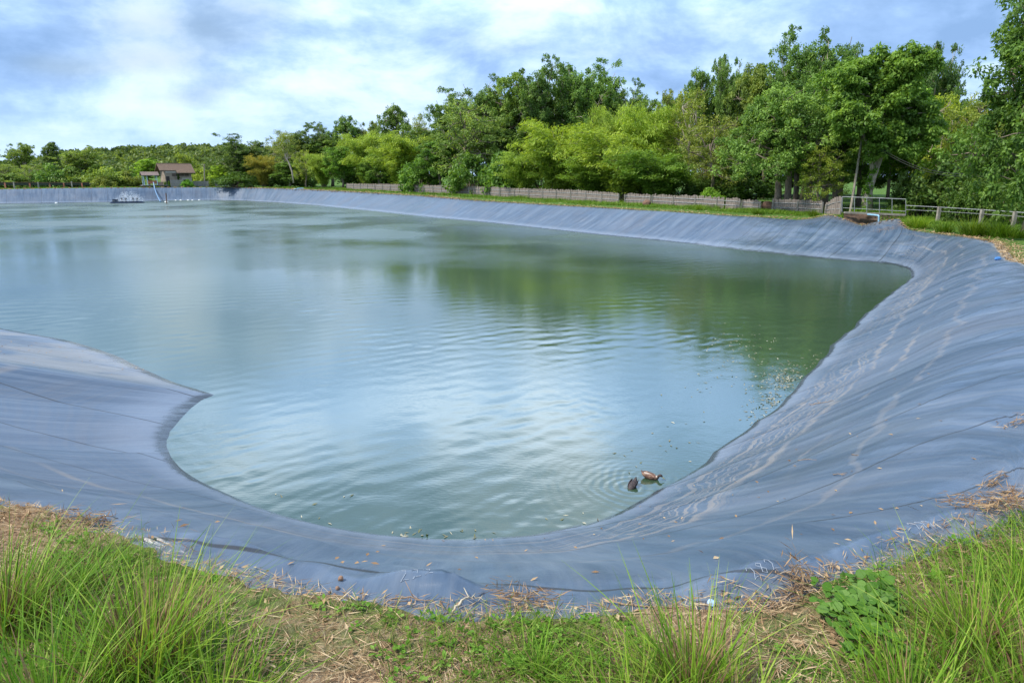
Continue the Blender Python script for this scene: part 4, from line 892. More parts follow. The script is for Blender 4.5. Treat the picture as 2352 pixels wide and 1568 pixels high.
# ------------------------------------------------------------------ far shore: hut, pavilion, fences, pipes
M2 = lambda px, D: (px-1176)/FP
Dh = 145.; hb = pz(404, 426, Dh); hb[2] = down(hb[0], Dh); dcam = np.array([-hb[0], -hb[1]]); dcam /= np.linalg.norm(dcam); rt = np.array([-dcam[1], dcam[0]])
nn = math.cos(R(16))*dcam+math.sin(R(16))*rt; rz = math.atan2(nn[0], -nn[1])
hut = empty('hut', tuple(hb), 'small old hut with brown tiled gable roof on the far bank', 'hut', None, rz)
ZR = pz(402, 376, Dh)[2]-hb[2]; ZE = pz(410, 397, Dh-2)[2]-hb[2]; LX = 3.25; DY = 2.35
PLASTER = simple('old_plaster', (.27, .215, .165), .9, .25, 1.6, .2); PLW = simple('white_render', (.36, .325, .28), .9, .1); TILE = simple('brown_roof_tile', (.185, .125, .090), .85, .4, 5., .4, stretch=(5, .6, .6)); DARKW = simple('interior_shade', (.035, .03, .028), .9, .3); LATT = simple('brown_lattice', (.16, .115, .09), .9, .4, 14.)
wx0, wx1, wy = -2.35, 2.75, 1.7
mb = MB(); hw_ = ZE+.28
mb.box((wx0+.06, 0, hw_/2-.1), (.12, 2*wy, hw_+.2)); mb.box((wx1-.06, 0, hw_/2-.1), (.12, 2*wy, hw_+.2)); mb.box((.2, wy-.06, hw_/2-.1), (wx1-wx0-.24, .12, hw_+.2)); mb.box((.2, -wy+.06, hw_/2-.1), (wx1-wx0-.24, .12, hw_+.2))
for x in (wx0+.06, wx1-.06):
    zr_ = ZR-.3; V = [(x-.05, -wy, hw_+.1), (x-.05, wy, hw_+.1), (x-.05, 0, zr_), (x+.05, -wy, hw_+.1), (x+.05, wy, hw_+.1), (x+.05, 0, zr_)]; mb.add(V, [(0, 2, 1), (3, 4, 5), (0, 3, 5, 2), (1, 2, 5, 4), (0, 1, 4, 3)])
mb.build('wall', PLASTER, hut)
def slab(mb, x0, x1, ya, za, yb, zb, th=.1):
    V = [(x0, ya, za), (x1, ya, za), (x1, yb, zb), (x0, yb, zb)]; V += [(a, b, c-th) for a, b, c in V]; mb.add(V, [(0, 1, 2, 3), (7, 6, 5, 4), (0, 4, 5, 1), (1, 5, 6, 2), (2, 6, 7, 3), (3, 7, 4, 0)])
mb = MB(); slab(mb, -LX, LX, 0, ZR, DY, ZE+.0); 
k_ = .74; slab(mb, -LX+.02, -.15, -DY*k_, ZR+(ZE-ZR)*k_, -.02, ZR-.02); slab(mb, -.15, LX+.15, -DY, ZE, -.02, ZR-.015)
rf = mb.build('roof', TILE, hut)
mb = MB(); mb.tube([(-LX-.02, 0, ZR+.02), (LX+.02, 0, ZR+.02)], .09, 6); mb.build('ridge', TILE, rf)
mb = MB()
for k in range(32):
    x = -LX+.1+k*(2*LX-.1)/32; kk = k_ if x < -.15 else 1.; mb.tube([(x, -.05, ZR+.01), (x, -DY*kk, ZR+(ZE-ZR)*kk+.03)], .035, 4)
mb.build('tile_rows', TILE, rf)
mb = MB(); mb.box((-1.85, -wy-.02, 1.35), (.62, .06, 1.75)); mb.build('doorway_shade', DARKW, hut)  # flat panel on the wall; shade of the open doorway put into its colour
for x0, x1 in ((-1.0, .05), (.22, 1.3), (1.4, 2.2)):
    mb = MB(); mb.box(((x0+x1)/2, -wy-.02, ZE-.12-.28), (x1-x0, .05, .52)); w_ = mb.build('window', DARKW, hut)
    mb = MB(); zc_ = ZE-.40
    for q in np.arange(x0+.05, x1, .14): mb.box((q, -wy-.06, zc_), (.05, .03, .52))
    for q in (-.2, -.07, .07, .2): mb.box(((x0+x1)/2, -wy-.065, zc_+q), (x1-x0, .03, .04))
    mb.build('lattice', LATT, w_)
mb = MB(); mb.box((1.75, -wy-.02, 1.35), (1.95, .05, 1.1)); mb.build('white_patch', PLW, hut)
mb = MB(); mb.box((-1.2, -wy-.03, ZE+.15), (2.0, .05, .3)); mb.build('fascia', PLW, hut)
rng = np.random.default_rng(3)
cc = np.concatenate([np.stack([np.full(14, .1)+rng.normal(0, .06, 14), np.full(14, -wy-.1), rng.uniform(.4, 2.6, 14)], 1), np.stack([rng.uniform(.4, 2.2, 22), np.full(22, -wy-.1), np.full(22, 1.0)+rng.normal(0, .1, 22)], 1), np.stack([rng.normal(1.6, .3, 16), np.full(16, -wy-.1), rng.uniform(.8, 1.7, 16)], 1)])
v, tn = clump_leaves(cc, np.full(len(cc), .2), 20, .2, .14, rng); n = len(v); o = link('vine', npmesh('vine', v.reshape(-1, 3), np.arange(n*4).reshape(n, 4), tint=np.repeat(tn, 4)), LEAF, hut); o.color = (.5, .6, .4, 1)
# pavilion
LBLUE = simple('pale_blue_paint', (.42, .58, .68), .6, .15); ORNG = simple('orange_paint', (.48, .20, .10), .8, .3); DECK = simple('dark_timber', (.13, .10, .08), .9, .4, 4., .4, stretch=(1, 5, 5)); ROOF2 = simple('old_sheet_roof', (.17, .125, .11), .85, .35, 4.)
Dp = 140.5; pb = pz(345, 425.5, Dp); pv_ = empty('pavilion', tuple(pb), 'open pavilion on pale blue posts standing on a deck at the water edge', 'pavilion', None, rz-.1)
s_ = .0815; zt = pz(345, 402, Dp)[2]-pb[2]; zr = pz(345, 394.6, Dp)[2]-pb[2]
for x in (-1.15, 1.2):
    for y in (-.9, .9): mb = MB(); mb.box((x, y, zt/2), (.11, .11, zt)); mb.build('post', LBLUE, pv_)
mb = MB(); mb.box((-.55, -.9, zt/2), (.11, .11, zt)); mb.build('post', LBLUE, pv_)
mb = MB(); slab(mb, -1.55, 1.65, -1.35, zt-.05, 0, zr, .07); slab(mb, -1.55, 1.65, 0, zr-.01, 1.35, zt-.06, .07); mb.build('roof', ROOF2, pv_)
mb = MB(); mb.box((-1.25, -.45, (zt+zr)/2-.1), (.07, 1.0, .09), Matrix.Rotation(.5, 4, 'X')); mb.box((-1.25, .45, (zt+zr)/2-.1), (.07, 1.0, .09), Matrix.Rotation(-.5, 4, 'X')); mb.box((0, -.9, zt-.08), (2.6, .08, .12)); mb.build('beam', LBLUE, pv_)
mb = MB(); mb.box((.85, .2, -.03), (4.8, 2.6, .1)); mb.build('deck', GREYWOOD2, pv_)
for x in (-1.0, .3, 1.6, 2.9): mb = MB(); mb.box((x, -.95, -.6), (.14, .14, 1.1)); mb.build('support', DECK, pv_)
mb = MB(); mb.box((.4, .2, -.16), (4.6, .14, .16)); mb.build('joist', DECK, pv_)
mb = MB(); mb.box((.55, .75, .55), (1.9, .08, .55)); mb.box((.55, .75, .9), (2.2, .12, .07)); mb.build('bench', ORNG, pv_)
mb = MB(); mb.box((1.75, -.55, .32), (1.1, .5, .62)); o = mb.build('box', simple('brown_box', (.27, .19, .14), .85, .3), None); o.parent = None
o.location = tuple(pb); o.rotation_euler = (0, 0, rz-.1); setprops(o, 'brown wooden box on the pavilion deck', 'box')
# pipe from deck, stake, floats
a = pz(353, 420, 138); O = a; r = MB(); r.tube([pz(352.5, 419, 138)-O, pz(355, 431, 137)-O, pz(358.5, 443, 134.5)-O, pz(363, 453, 131.5)-O, pz(368.5, 463, 128)-O], .10, 8); o = r.build('hose', simple('grey_blue_hose', (.13, .24, .40), .5, .3)); o.location = tuple(a); setprops(o, 'grey blue hose hanging from the pavilion deck into the water', 'hose')
a = onz(383, 467.5, WZ); r = MB(); tpz = pz(381, 443.5, a[1]); r.tube([np.array([0, 0, -.5]), tpz-a], [.1, .09], 6); o = r.build('stake', simple('rusty_stake', (.16, .10, .085), .9, .3)); o.location = tuple(a); setprops(o, 'dark wooden stake standing in the water by a white float', 'stake')
FLOATM = simple('white_float', (.78, .78, .75), .5, .08)
def ell(mb, c, r, n=12, m=8):
    V = [(c[0]+r[0]*math.sin(math.pi*i/m)*math.cos(2*math.pi*j/n), c[1]+r[1]*math.sin(math.pi*i/m)*math.sin(2*math.pi*j/n), c[2]+r[2]*math.cos(math.pi*i/m)) for i in range(m+1) for j in range(n)]
    mb.add(V, [(i*n+j, (i+1)*n+j, (i+1)*n+(j+1) % n, i*n+(j+1) % n) for i in range(m) for j in range(n)])
fl_lab = ['white float tied at the foot of the wooden stake', 'white float on the water, first right of the stake', 'long white float, second right of the stake', 'white float in the middle of the row near the far bank', 'cream float, last but one of the row', 'round white float, rightmost and highest of the row']
for (px, py, w), lb in zip(((382, 464, .52), (403.5, 460.6, .24), (415, 460.6, .3), (432, 460.6, .3), (442, 460.6, .24), (457.5, 460, .28)), fl_lab):
    a = onz(px, py, WZ); mb = MB(); w *= .7; ell(mb, (0, 0, .02), (w, .18, .12)); ell(mb, (w*.9, 0, .05), (.06, .06, .06), 8, 5); o = mb.build('float', FLOATM, None, True); o.location = tuple(a); setprops(o, lb, 'float', 'floats near the far bank')
fl2 = ['white float by the far left waterline']
a = onz(129, 466.5, WZ); mb = MB(); ell(mb, (0, 0, .02), (.22, .16, .12)); ell(mb, (.2, 0, .05), (.06, .06, .06), 8, 5); o = mb.build('float', FLOATM, None, True); o.location = tuple(a); setprops(o, fl2[0], 'float', 'floats near the far bank')
# aerator
a = onz(292, 466.5, WZ); ae = empty('paddle_aerator', tuple(a), 'dark blue floating paddle wheel aerator throwing spray', 'aerator', None, math.atan2(-a[0], a[1])); DBLUE = simple('dark_blue_plastic', (.018, .035, .07), .45, .3)
for y in (-.8, .8): mb = MB(); mb.tube([(-2.7, y, .02), (-2.5, y, .05), (2.5, y, .05), (2.75, y, .02)], [.05, .17, .17, .05], 8); mb.build('pontoon', DBLUE, ae)
mb = MB(); mb.box((0, 0, .24), (4.9, .12, .1)); mb.box((-1.2, 0, .2), (.12, 1.7, .1)); mb.box((1.2, 0, .2), (.12, 1.7, .1)); mb.build('frame', DBLUE, ae)
mb = MB(); mb.box((-1.75, 0, .42), (.95, .5, .42)); mb.box((-1.75, 0, .66), (1.0, .54, .06)); mb.build('motor_box', DBLUE, ae)
for x in (-.75, -.15, 1.0, 1.6):
    mb = MB(); mb.tube([(x-.1, 0, .3), (x+.1, 0, .3)], .09, 8)
    for k in range(8):
        an = k*math.pi/4; mb.box((x, .3*math.cos(an), .3+.3*math.sin(an)), (.05, .6, .05), Matrix.Rotation(an, 4, 'X')); mb.box((x, .55*math.cos(an), .3+.55*math.sin(an)), (.34, .22, .04), Matrix.Rotation(an, 4, 'X'))
    mb.build('paddle_wheel', DBLUE, ae)
m, t = newmat('spray_droplet'); t.out(t.n('ShaderNodeMixShader', {0: .36, 1: t.n('ShaderNodeBsdfTransparent').outputs[0], 2: t.n('ShaderNodeBsdfDiffuse', {'Color': (.9, .93, .97, 1)}).outputs[0]}).outputs[0])
rng = np.random.default_rng(8); k = 3000; x = np.concatenate([rng.normal(-.4, .65, k//2), rng.normal(1.3, .6, k-k//2)]); zz_ = np.abs(rng.normal(0, .62, k))*np.exp(-((x-.3)/2.6)**2)+.25
P = np.stack([x, rng.normal(0, .55, k), np.minimum(zz_*1.25, 1.9)], 1); v = leaves(P, unit(rng.normal(0, 1, (k, 3))), unit(rng.normal(0, 1, (k, 3))), rng.uniform(.06, .15, k), rng.uniform(.06, .15, k)); o = link('spray', npmesh('spray', v.reshape(-1, 3), np.arange(k*4).reshape(k, 4)), m); o.location = tuple(a); o.rotation_euler = (0, 0, math.atan2(-a[0], a[1])); setprops(o, 'white water spray over the paddle wheels of the aerator', 'spray', kind='stuff')
# low fences on the far shore
def board_fence(pts, label, grp, dz=0.):
    P = []
    for px, D, yt in pts: q = ony(px, yt, D); P.append((q[0], D, q[2], down(q[0], D)))
    O = np.array([P[0][0], P[0][1], P[0][3]]); e = empty('board_fence', tuple(O), label, 'fence', grp); Q, Ln = polyline(P, 9); mb = MB()
    for i in range(8):
        A, B = Q[i], Q[i+1]; c = (A+B)/2; an = math.atan2(B[1]-A[1], B[0]-A[0]); hh_ = c[2]-c[3]
        for k in range(4): mb.box(np.array([c[0], c[1], c[3]+hh_*(.14+.25*k)+random.uniform(-.02, .02)])-O, (np.linalg.norm((B-A)[:2])*.98, .03, hh_*.22), Matrix.Rotation(an, 4, 'Z'))
    mb.build('boards', GREYWOOD2, e)
    for q in Q[::4]: mb = MB(); mb.box(np.array([q[0], q[1]+.08, (q[2]+q[3])/2])-O, (.13, .1, q[2]-q[3]+.1)); mb.build('post', CONCRETE, e)
board_fence([(391, 142, 413.5), (419, 142.5, 413.5)], 'grey board fence panel in front of the hut wall', 'board fences on the far shore')
board_fence([(440, 146, 416), (478, 146.5, 416.5)], 'grey board fence right of the hut before the slim post', 'board fences on the far shore')
board_fence([(494, 148.5, 416.5), (543, 147.5, 417.5)], 'grey board fence farthest right of the hut, under the dark tree', 'board fences on the far shore')
board_fence([(314, 144, 411), (330, 144, 411)], 'grey rail fence panel behind the left pavilion posts', 'board fences on the far shore')
T_('bush1', 384, 131, 409, 16, 'trimmed green bush at the left corner of the hut', (1.2, 1.5, .6), 'bush', 'bush', 'bushes round the hut'); T_('bush2', 430, 130.5, 411.5, 24, 'green bush at the right corner of the hut', (.8, 1.2, .5), 'bush', 'bush', 'bushes round the hut')
T_('bush0', 305, 132, 398, 26, 'small palm like shrub left of the pavilion', (.7, 1., .7), 'bush', 'bush', 'bushes round the hut')
a = pz(469.5, 424, 147); a[2] = down(a[0], 147); r = MB(); q = pz(469, 376.5, 147)-a; r.tube([np.array([0, 0, -.2]), q*.5, q], [.13, .12, .1], 6); r.box(q-np.array([0, 0, .2]), (.5, .05, .05)); o = r.build('slim_post', POLEWOOD); o.location = tuple(a); setprops(o, 'slim wooden post standing right of the hut', 'post')
P = [(-80, 128, 419), (0, 130, 419), (100, 134, 419.6), (229, 140, 420)]; Pw = []
for px, D, yt in P: q = ony(px, yt, D); Pw.append((q[0], D, q[2], q[2]-.52))
O = np.array(Pw[0][:3]); O[2] = down(O[0], O[1]); e = empty('net_fence', tuple(O), 'low dark netted fence with rusty top along the far left shore', 'fence'); Q, Ln = polyline(Pw, 30); mb = MB(); mr = MB()
for i in range(29):
    A, B = Q[i], Q[i+1]; c = (A+B)/2; an = math.atan2(B[1]-A[1], B[0]-A[0]); l_ = np.linalg.norm((B-A)[:2]); mb.box(np.array([c[0], c[1], c[3]+.26])-O, (l_, .04, .5), Matrix.Rotation(an, 4, 'Z')); mr.box(np.array([c[0], c[1], c[3]+.54+random.uniform(-.02, .02)])-O, (l_, .12, .07), Matrix.Rotation(an, 4, 'Z'))
mb.build('net', simple('dark_green_net', (.035, .042, .028), .9, .5, 3.), e); mr.build('top_rail', simple('rust', (.22, .12, .065), .9, .4), e)
ORP = simple('orange_post', (.42, .15, .09), .8, .2)
for px, py, mt in ((31, 418.5, CONCRETE), (87, 419, CONCRETE), (164, 417.5, CONCRETE), (228.5, 416.5, PLW), (11, 421, ORP), (68, 422, ORP), (146, 421.5, ORP), (188, 421.5, ORP), (114, 423, ORP)):
    D = np.interp(px, [0, 229], [129.6, 139.6]); q = ony(px, py, D); z0 = down(q[0], D); mb = MB(); mb.box(np.array([q[0], q[1], (q[2]+z0)/2])-O, (.2, .16, q[2]-z0+.1)); mb.build('post', mt, e)
for px, py, lb in ((236, 418.5, 'brown fence stub just right of the dark netted fence'), (283, 419, 'dark fence stub between netted fence and pavilion'), (295, 418, 'pale leaning stub left of the pavilion')):
    q = ony(px, py, 142); z0 = down(q[0], 142); mb = MB(); mb.tube([(0, 0, -.1), (.02, 0, (q[2]-z0)*.9), (.05, 0, q[2]-z0)], [.11, .1, .07], 7); o = mb.build('stub_post', DECK if 'pale' not in lb else CONCRETE); o.location = (q[0], 142, z0); setprops(o, lb, 'post', 'stub posts on the far shore')
# blue pipe ends on the far bank
for A, B, lb in (((675, 437.3), (697, 433.2), 'light blue pipe end on the bank below the leaning bare trunk'), ((497, 429.5), (504, 434.5), 'small blue pipe end on the bank near the grey boards')):
    h0 = hit(*A); h1 = hit(*B) if B[1] > 433.5 or True else None; p0 = np.array(h0[0])+np.array([0, 0, .12]); dirn = ony(B[0], B[1], p0[1]+1.0)
    r = MB(); r.tube([np.zeros(3), (dirn-p0)*.5+np.array([0, 0, .1]), dirn-p0], .11, 8); o = r.build('pipe_end', PVC); o.location = tuple(p0); setprops(o, lb, 'pipe')
# ------------------------------------------------------------------ bank grass beyond the liner
def blades(P, hgt, wid, az, lean, curl, segs=3, rng=RNG):
    n = len(P); D = np.stack([np.cos(az), np.sin(az), np.zeros(n)], 1); tw = az+math.pi/2+rng.normal(0, .6, n); S = np.stack([np.cos(tw), np.sin(tw), np.zeros(n)], 1)
    V = np.empty((n, segs+1, 2, 3))
    for i in range(segs+1):
        s = i/segs; up = hgt*(s*(1-.12*lean)-.42*curl*s**2); off = hgt*(lean*s+curl*s**2)
        c = P+D*off[:, None]; c[:, 2] += up; w = wid*.5*(1-.92*s**1.6)
        V[:, i, 0] = c-S*w[:, None]; V[:, i, 1] = c+S*w[:, None]
    idx = np.arange(n*(segs+1)*2).reshape(n, segs+1, 2)
    F = np.stack([idx[:, :-1, 0], idx[:, :-1, 1], idx[:, 1:, 1], idx[:, 1:, 0]], -1).reshape(-1, 4)
    return V.reshape(-1, 3), F
def blade_obj(name, P, hgt, wid, az, lean, curl, tint, segs, mat, parent=None, rng=RNG):
    V, F = blades(P, hgt, wid, az, lean, curl, segs, rng); s = np.tile(np.repeat(np.linspace(0, 1, segs+1), 2), len(P))
    return link(name, npmesh(name, V, F, tint=np.clip(np.repeat(tint, (segs+1)*2), 0, 1)), mat, parent)
fpx = np.array([500, 700, 796, 900, 1000, 1147, 1330, 1430, 1500, 1700, 1775, 1935, 2081, 2158, 2257, 2332, 2460]); fD = np.array([140, 134, 128, 116, 106, 92, 80, 74, 70.5, 62, 59, 54.5, 51.5, 49, 46, 44, 41.])
rng = np.random.default_rng(31); pts = []; hs = []
jj = np.where((T > 47) & (T < 95))[0]
while len(pts) < 5200:
    j = rng.choice(jj); e = L[0, j]; d = math.hypot(e[0], e[1]); 
    if rng.random() > 1-.25*(T[j] > 80): continue
    o = -rdir[j]; w = rng.uniform(.3, 1.)**1.2*(15 if 62 < T[j] < 80 else 9); p = e+o*w
    if 22.6 < p[0] < 28 and 46 < p[1] < 52.4: continue
    f = fbm(p[0], p[1], .35, 2, 3.)
    if f < -.12 and w < 4: continue
    if T[j] < 57 and (f < .05 or rng.random() < .5): continue
    pts.append((p[0], p[1])); hs.append((.20+.30*max(0, f+.25))*min(1., .45+w/3.)*(.55 if T[j] < 57 else 1.))
pts = np.array(pts); hs = np.array(hs); zt_ = np.array([down(*p) for p in pts]); P0 = np.column_stack([pts, zt_-.03])
k = 20; P = np.repeat(P0, k, 0)+np.column_stack([rng.normal(0, .32, (len(P0)*k, 2)), np.zeros(len(P0)*k)]); hgt = np.repeat(hs, k)*rng.uniform(.6, 1.35, len(P)); az = rng.uniform(0, 6.28, len(P))
dd_ = np.hypot(P[:, 0], P[:, 1]); tint = np.repeat(rng.normal(.42, .16, len(P0)), k)+rng.normal(0, .15, len(P))
o = blade_obj('bank_grass', P, hgt, .018+.00038*dd_, az, rng.uniform(.1, .9, len(P)), rng.uniform(.1, .8, len(P)), tint, 3, BLADE, rng=rng); o.color = (.72, .75, .9, 1); setprops(o, 'uneven green grass along the far and right banks', 'grass', kind='stuff')
# straw along the rim
P = []; 
while len(P) < 9000:
    j = rng.choice(jj); e = L[0, j]; q = e-rdir[j]*(rng.exponential(.35)-.25)*(1+np.hypot(*e[:2])/60); P.append((q[0], q[1], down(q[0], q[1])+.03))
P = np.array(P); dd_ = np.hypot(P[:, 0], P[:, 1]); n = len(P); v = leaves(P+np.column_stack([np.zeros((n, 2)), rng.uniform(0, .06, n)]), unit(np.column_stack([rng.normal(0, 1, (n, 2)), rng.normal(0, .2, n)])), unit(np.column_stack([rng.normal(0, .4, (n, 2)), np.ones(n)])), (.10+.0035*dd_)*rng.uniform(.4, 1.4, n), .012+.0006*dd_)
o = link('dry_rim_straw', npmesh('dry_rim_straw', v.reshape(-1, 3), np.arange(n*4).reshape(n, 4), tint=np.repeat(rng.uniform(.2, .9, n), 4)), STRAW); setprops(o, 'dry straw and soil crumbs along the far liner edge', 'straw', kind='stuff')
# separate coarse grass tussocks on the right bank and by the fence
def tussock_mesh(rng, n, hmax, spread, wid, lean, name, wind=0.):
    r = np.minimum(np.abs(rng.normal(0, spread, n)), spread*2.); a = rng.uniform(0, 6.28, n); P = np.column_stack([np.cos(a)*r, np.sin(a)*r, np.full(n, -.02)])
    az = a+rng.normal(0, .5, n); D = np.column_stack([np.cos(az), np.sin(az)])+np.array([wind, 0]); az = np.arctan2(D[:, 1], D[:, 0])
    V, F = blades(P, hmax*rng.uniform(.35, 1., n), wid*rng.uniform(.7, 1.3, n), az, np.abs(rng.normal(lean, .22, n)), rng.uniform(0, .75, n)*rng.random(n), 6, rng)
    return npmesh(name, V, F, tint=np.repeat(np.clip(rng.normal(.5, .2, n), 0, 1), 14))
tb = [tussock_mesh(np.random.default_rng(50+i), 300, .95, .22, .026, .55, 'bank_tussock_blades', .35) for i in range(2)]
for m_ in tb: m_.materials.append(BLADE)
tl = ['coarse grass tussock nearest the mound, first of the row under the pipe fence', 'second coarse tussock of the row below the pipe fence, right of the mound', 'third coarse tussock of the row, under the first short post', 'full tussock of the row between first and second short post', 'tussock below the second short post of the pipe fence', 'wide tussock right of the second short post', 'tussock left of the third short post', 'tussock at the right end of the row, by the picture edge',
      'grass tussock beside the stepped fence end', 'grass tussock before the jagged fence stretch', 'grass tussock left of the red soil gap', 'tall grass tussock behind the railing on the left', 'tall grass tussock behind the middle of the railing', 'tall grass tussock behind the right end of the railing']
for i, ((px, D, s), lb) in enumerate(zip(((2105, 45, .9), (2135, 43.5, 1.0), (2165, 42.3, 1.0), (2200, 41.2, 1.15), (2235, 40.2, 1.1), (2275, 39.2, 1.15), (2312, 38.2, 1.1), (2345, 37.4, 1.15), (1880, 53, .6), (1610, 60, .6), (1725, 57, .6), (1955, 55, .9), (2010, 54, 1.0), (2060, 53.4, .9)), tl)):
    q = ony(px, 500, D); z0 = down(q[0], D); e = empty('grass_tussock', (q[0], D, z0), lb, 'grass tussock', 'coarse tussocks on the right bank', random.uniform(-.5, .5)); e.location.y += random.uniform(-1.6, 1.2); e.location.z = down(e.location.x, e.location.y); e.scale = (s*random.uniform(1., 1.35), s*1.2, s*random.uniform(.9, 1.4))
    o = link('blades', tb[i % 2], None, e); g_ = random.uniform(.5, .95); o.color = (g_*random.uniform(.85, 1.1), g_, g_*.8, 1)
# two small earth heaps by the fence
for px, py, D, r_, lb in ((1486, 466, 68, .40, 'round brown earth heap in the grass before the fence'), (1761, 482, 60.6, .55, 'reddish soil heap in the fence gap')):
    q = ony(px, py, D); z0 = down(q[0], D); bm = bmesh.new(); bmesh.ops.create_icosphere(bm, subdivisions=3, radius=r_)
    for v_ in bm.verts: v_.co *= 1+.25*mnoise.noise(v_.co*3+Vector((px, 0, 0)))
    me = bpy.data.meshes.new('earth_heap'); bm.to_mesh(me); bm.free(); o = link('earth_heap', me, simple('heap_soil', (.15, .085, .055), .95, .35, 5., .6) if 'heap_soil' not in bpy.data.materials else bpy.data.materials['heap_soil']); o.location = (q[0], D, z0+r_*.45); setprops(o, lb, 'earth heap', 'earth heaps by the fence')
# ------------------------------------------------------------------ ducks
def duckmat(name, c1, c2, head, white, sc_=26.):
    m, t = newmat(name); oc = t.n('ShaderNodeTexCoord').outputs['Object']; s = t.n('ShaderNodeSeparateXYZ', {0: oc}).outputs
    vo = t.n('ShaderNodeTexVoronoi', {'Vector': t.n('ShaderNodeMapping', {'Vector': oc, 'Scale': (.7, 1, 1)}).outputs[0], 'Scale': sc_}).outputs['Distance']
    c = t.mix(t.smooth(vo, .2, .6), c4(c1), c4(c2)); c = t.mix(t.smooth(t.noise(oc, 18., 3.), .55, .7, 0, .5), c, c4(head))
    c = t.mix(t.smooth(s[0], .125, .145), c, c4(head))
    if white: c = t.mix(t.math('MULTIPLY', t.smooth(t.math('ABSOLUTE', t.math('SUBTRACT', s[0], -.085)), .06, .03), t.math('MULTIPLY', t.smooth(s[2], .085, .1), t.smooth(t.math('ABSOLUTE', s[1]), .05, .02))), c, c4((.45, .36, .29)))
    t.out(t.n('ShaderNodeBsdfPrincipled', {'Base Color': c, 'Roughness': .7}).outputs[0]); return m
def loft(sec, n=18):
    V = []; C = np.array([(s[0], 0, s[1]) for s in sec]); 
    for i, s in enumerate(sec):
        d = C[min(i+1, len(C)-1)]-C[max(i-1, 0)]; d /= np.linalg.norm(d); u = np.array([-d[2], 0, d[0]])
        for j in range(n):
            a = 2*math.pi*j/n; V.append(C[i]+np.array([0, 1, 0])*s[2]*math.cos(a)+u*s[3]*math.sin(a))
    F = [(i*n+j, i*n+(j+1) % n, (i+1)*n+(j+1) % n, (i+1)*n+j) for i in range(len(sec)-1) for j in range(n)]+[tuple(range(n-1, -1, -1)), tuple((len(sec)-1)*n+j for j in range(n))]
    return V, F
def resec(sec, k=44):
    sec = np.array(sec); t0 = np.linspace(0, 1, len(sec)); t1 = np.linspace(0, 1, k); S = np.stack([np.interp(t1, t0, sec[:, i]) for i in range(4)], 1)
    for _ in range(3): S[1:-1] = .25*S[:-2]+.5*S[1:-1]+.25*S[2:]
    return S
BR1 = duckmat('brown_feather', (.30, .18, .12), (.12, .062, .045), (.045, .028, .026), True); BR2 = duckmat('dark_feather', (.060, .042, .040), (.025, .018, .020), (.03, .02, .022), False, 30.)
BILL = simple('olive_bill', (.23, .22, .09), .5, .2); WHITE = simple('white_feather', (.46, .38, .31), .7, .1); EYE = simple('dark_eye', (.01, .008, .008), .2, .1)
hd1 = math.atan2(-.45, 1.); d1 = empty('duck', tuple(dk1), 'brown mottled duck with white back patch, swimming, bill lowered to the water', 'duck', None, hd1)
sec1 = resec([(-.195, .150, .003, .003), (-.185, .128, .016, .010), (-.165, .098, .036, .024), (-.125, .068, .062, .046), (-.06, .042, .080, .062), (.01, .030, .084, .064), (.07, .026, .074, .058), (.115, .030, .052, .046), (.14, .044, .034, .032), (.153, .066, .026, .025), (.168, .090, .025, .025), (.188, .102, .029, .029), (.208, .098, .029, .028), (.226, .086, .021, .021), (.234, .078, .010, .011)])
mb = MB(); mb.add(*loft(sec1)); body = mb.build('body', BR1, d1, True)
mb = MB(); mb.add(*loft(resec([(.222, .084, .012, .011), (.245, .066, .014, .008), (.268, .050, .016, .006), (.284, .040, .014, .005), (.290, .036, .006, .003)], 14), 12)); mb.build('bill', BILL, d1, True)
for y in (-1, 1):
    mb = MB(); ell(mb, (.213, y*.0255, .102), (.005, .004, .005), 8, 6); mb.build('eye', EYE, d1, True)
    mb = MB(); V, F = loft(resec([(-.165, .105, .006, .008), (-.13, .085, .012, .030), (-.06, .065, .016, .042), (.02, .052, .016, .040), (.075, .045, .010, .024), (.09, .044, .003, .006)], 20), 12); V = [v_+np.array([0, y*(.058+.018*math.cos((v_[0]+.03)*9)), 0]) for v_ in V]; mb.add(V, F); mb.build('wing', BR1, d1, True)
mb = MB(); V, F = loft(resec([(-.15, .112, .004, .004), (-.11, .106, .02, .007), (-.06, .100, .022, .007), (-.01, .094, .012, .005), (.01, .092, .003, .002)], 14), 10); mb.add(V, F); mb.build('back_feathers', WHITE, d1, True)
mb = MB(); V, F = loft(resec([(.118, .052, .036, .02), (.13, .060, .034, .026), (.14, .064, .029, .024)], 6), 12); mb.add(V, F); mb.build('neck_patch', WHITE, d1, True)
hd2 = math.atan2(-.75, -.55); d2 = empty('duck', tuple(dk2), 'dark brown duck dabbling with its head under water and tail raised', 'duck', None, hd2)
sec2 = resec([(-.16, .165, .003, .003), (-.152, .145, .014, .010), (-.135, .112, .034, .024), (-.10, .075, .058, .046), (-.045, .045, .076, .062), (.015, .020, .078, .062), (.065, -.005, .064, .054), (.10, -.035, .040, .038), (.12, -.075, .026, .026), (.13, -.115, .024, .024), (.137, -.15, .027, .027), (.14, -.18, .012, .012)])
mb = MB(); mb.add(*loft(sec2)); mb.build('body', BR2, d2, True)
mb = MB(); V, F = loft(resec([(-.148, .146, .003, .003), (-.125, .122, .014, .006), (-.09, .112, .012, .005), (-.07, .104, .003, .002)], 12), 10); mb.add(V, F); mb.build('rump_feathers', WHITE, d2, True)
for y in (-1, 1):
    mb = MB(); V, F = loft(resec([(-.13, .115, .006, .008), (-.09, .09, .012, .030), (-.03, .065, .016, .040), (.03, .038, .014, .034), (.07, .015, .004, .008)], 18), 12); V = [v_+np.array([0, y*(.054+.016*math.cos((v_[0]+.03)*9)), 0]) for v_ in V]; mb.add(V, F); mb.build('wing', BR2, d2, True)
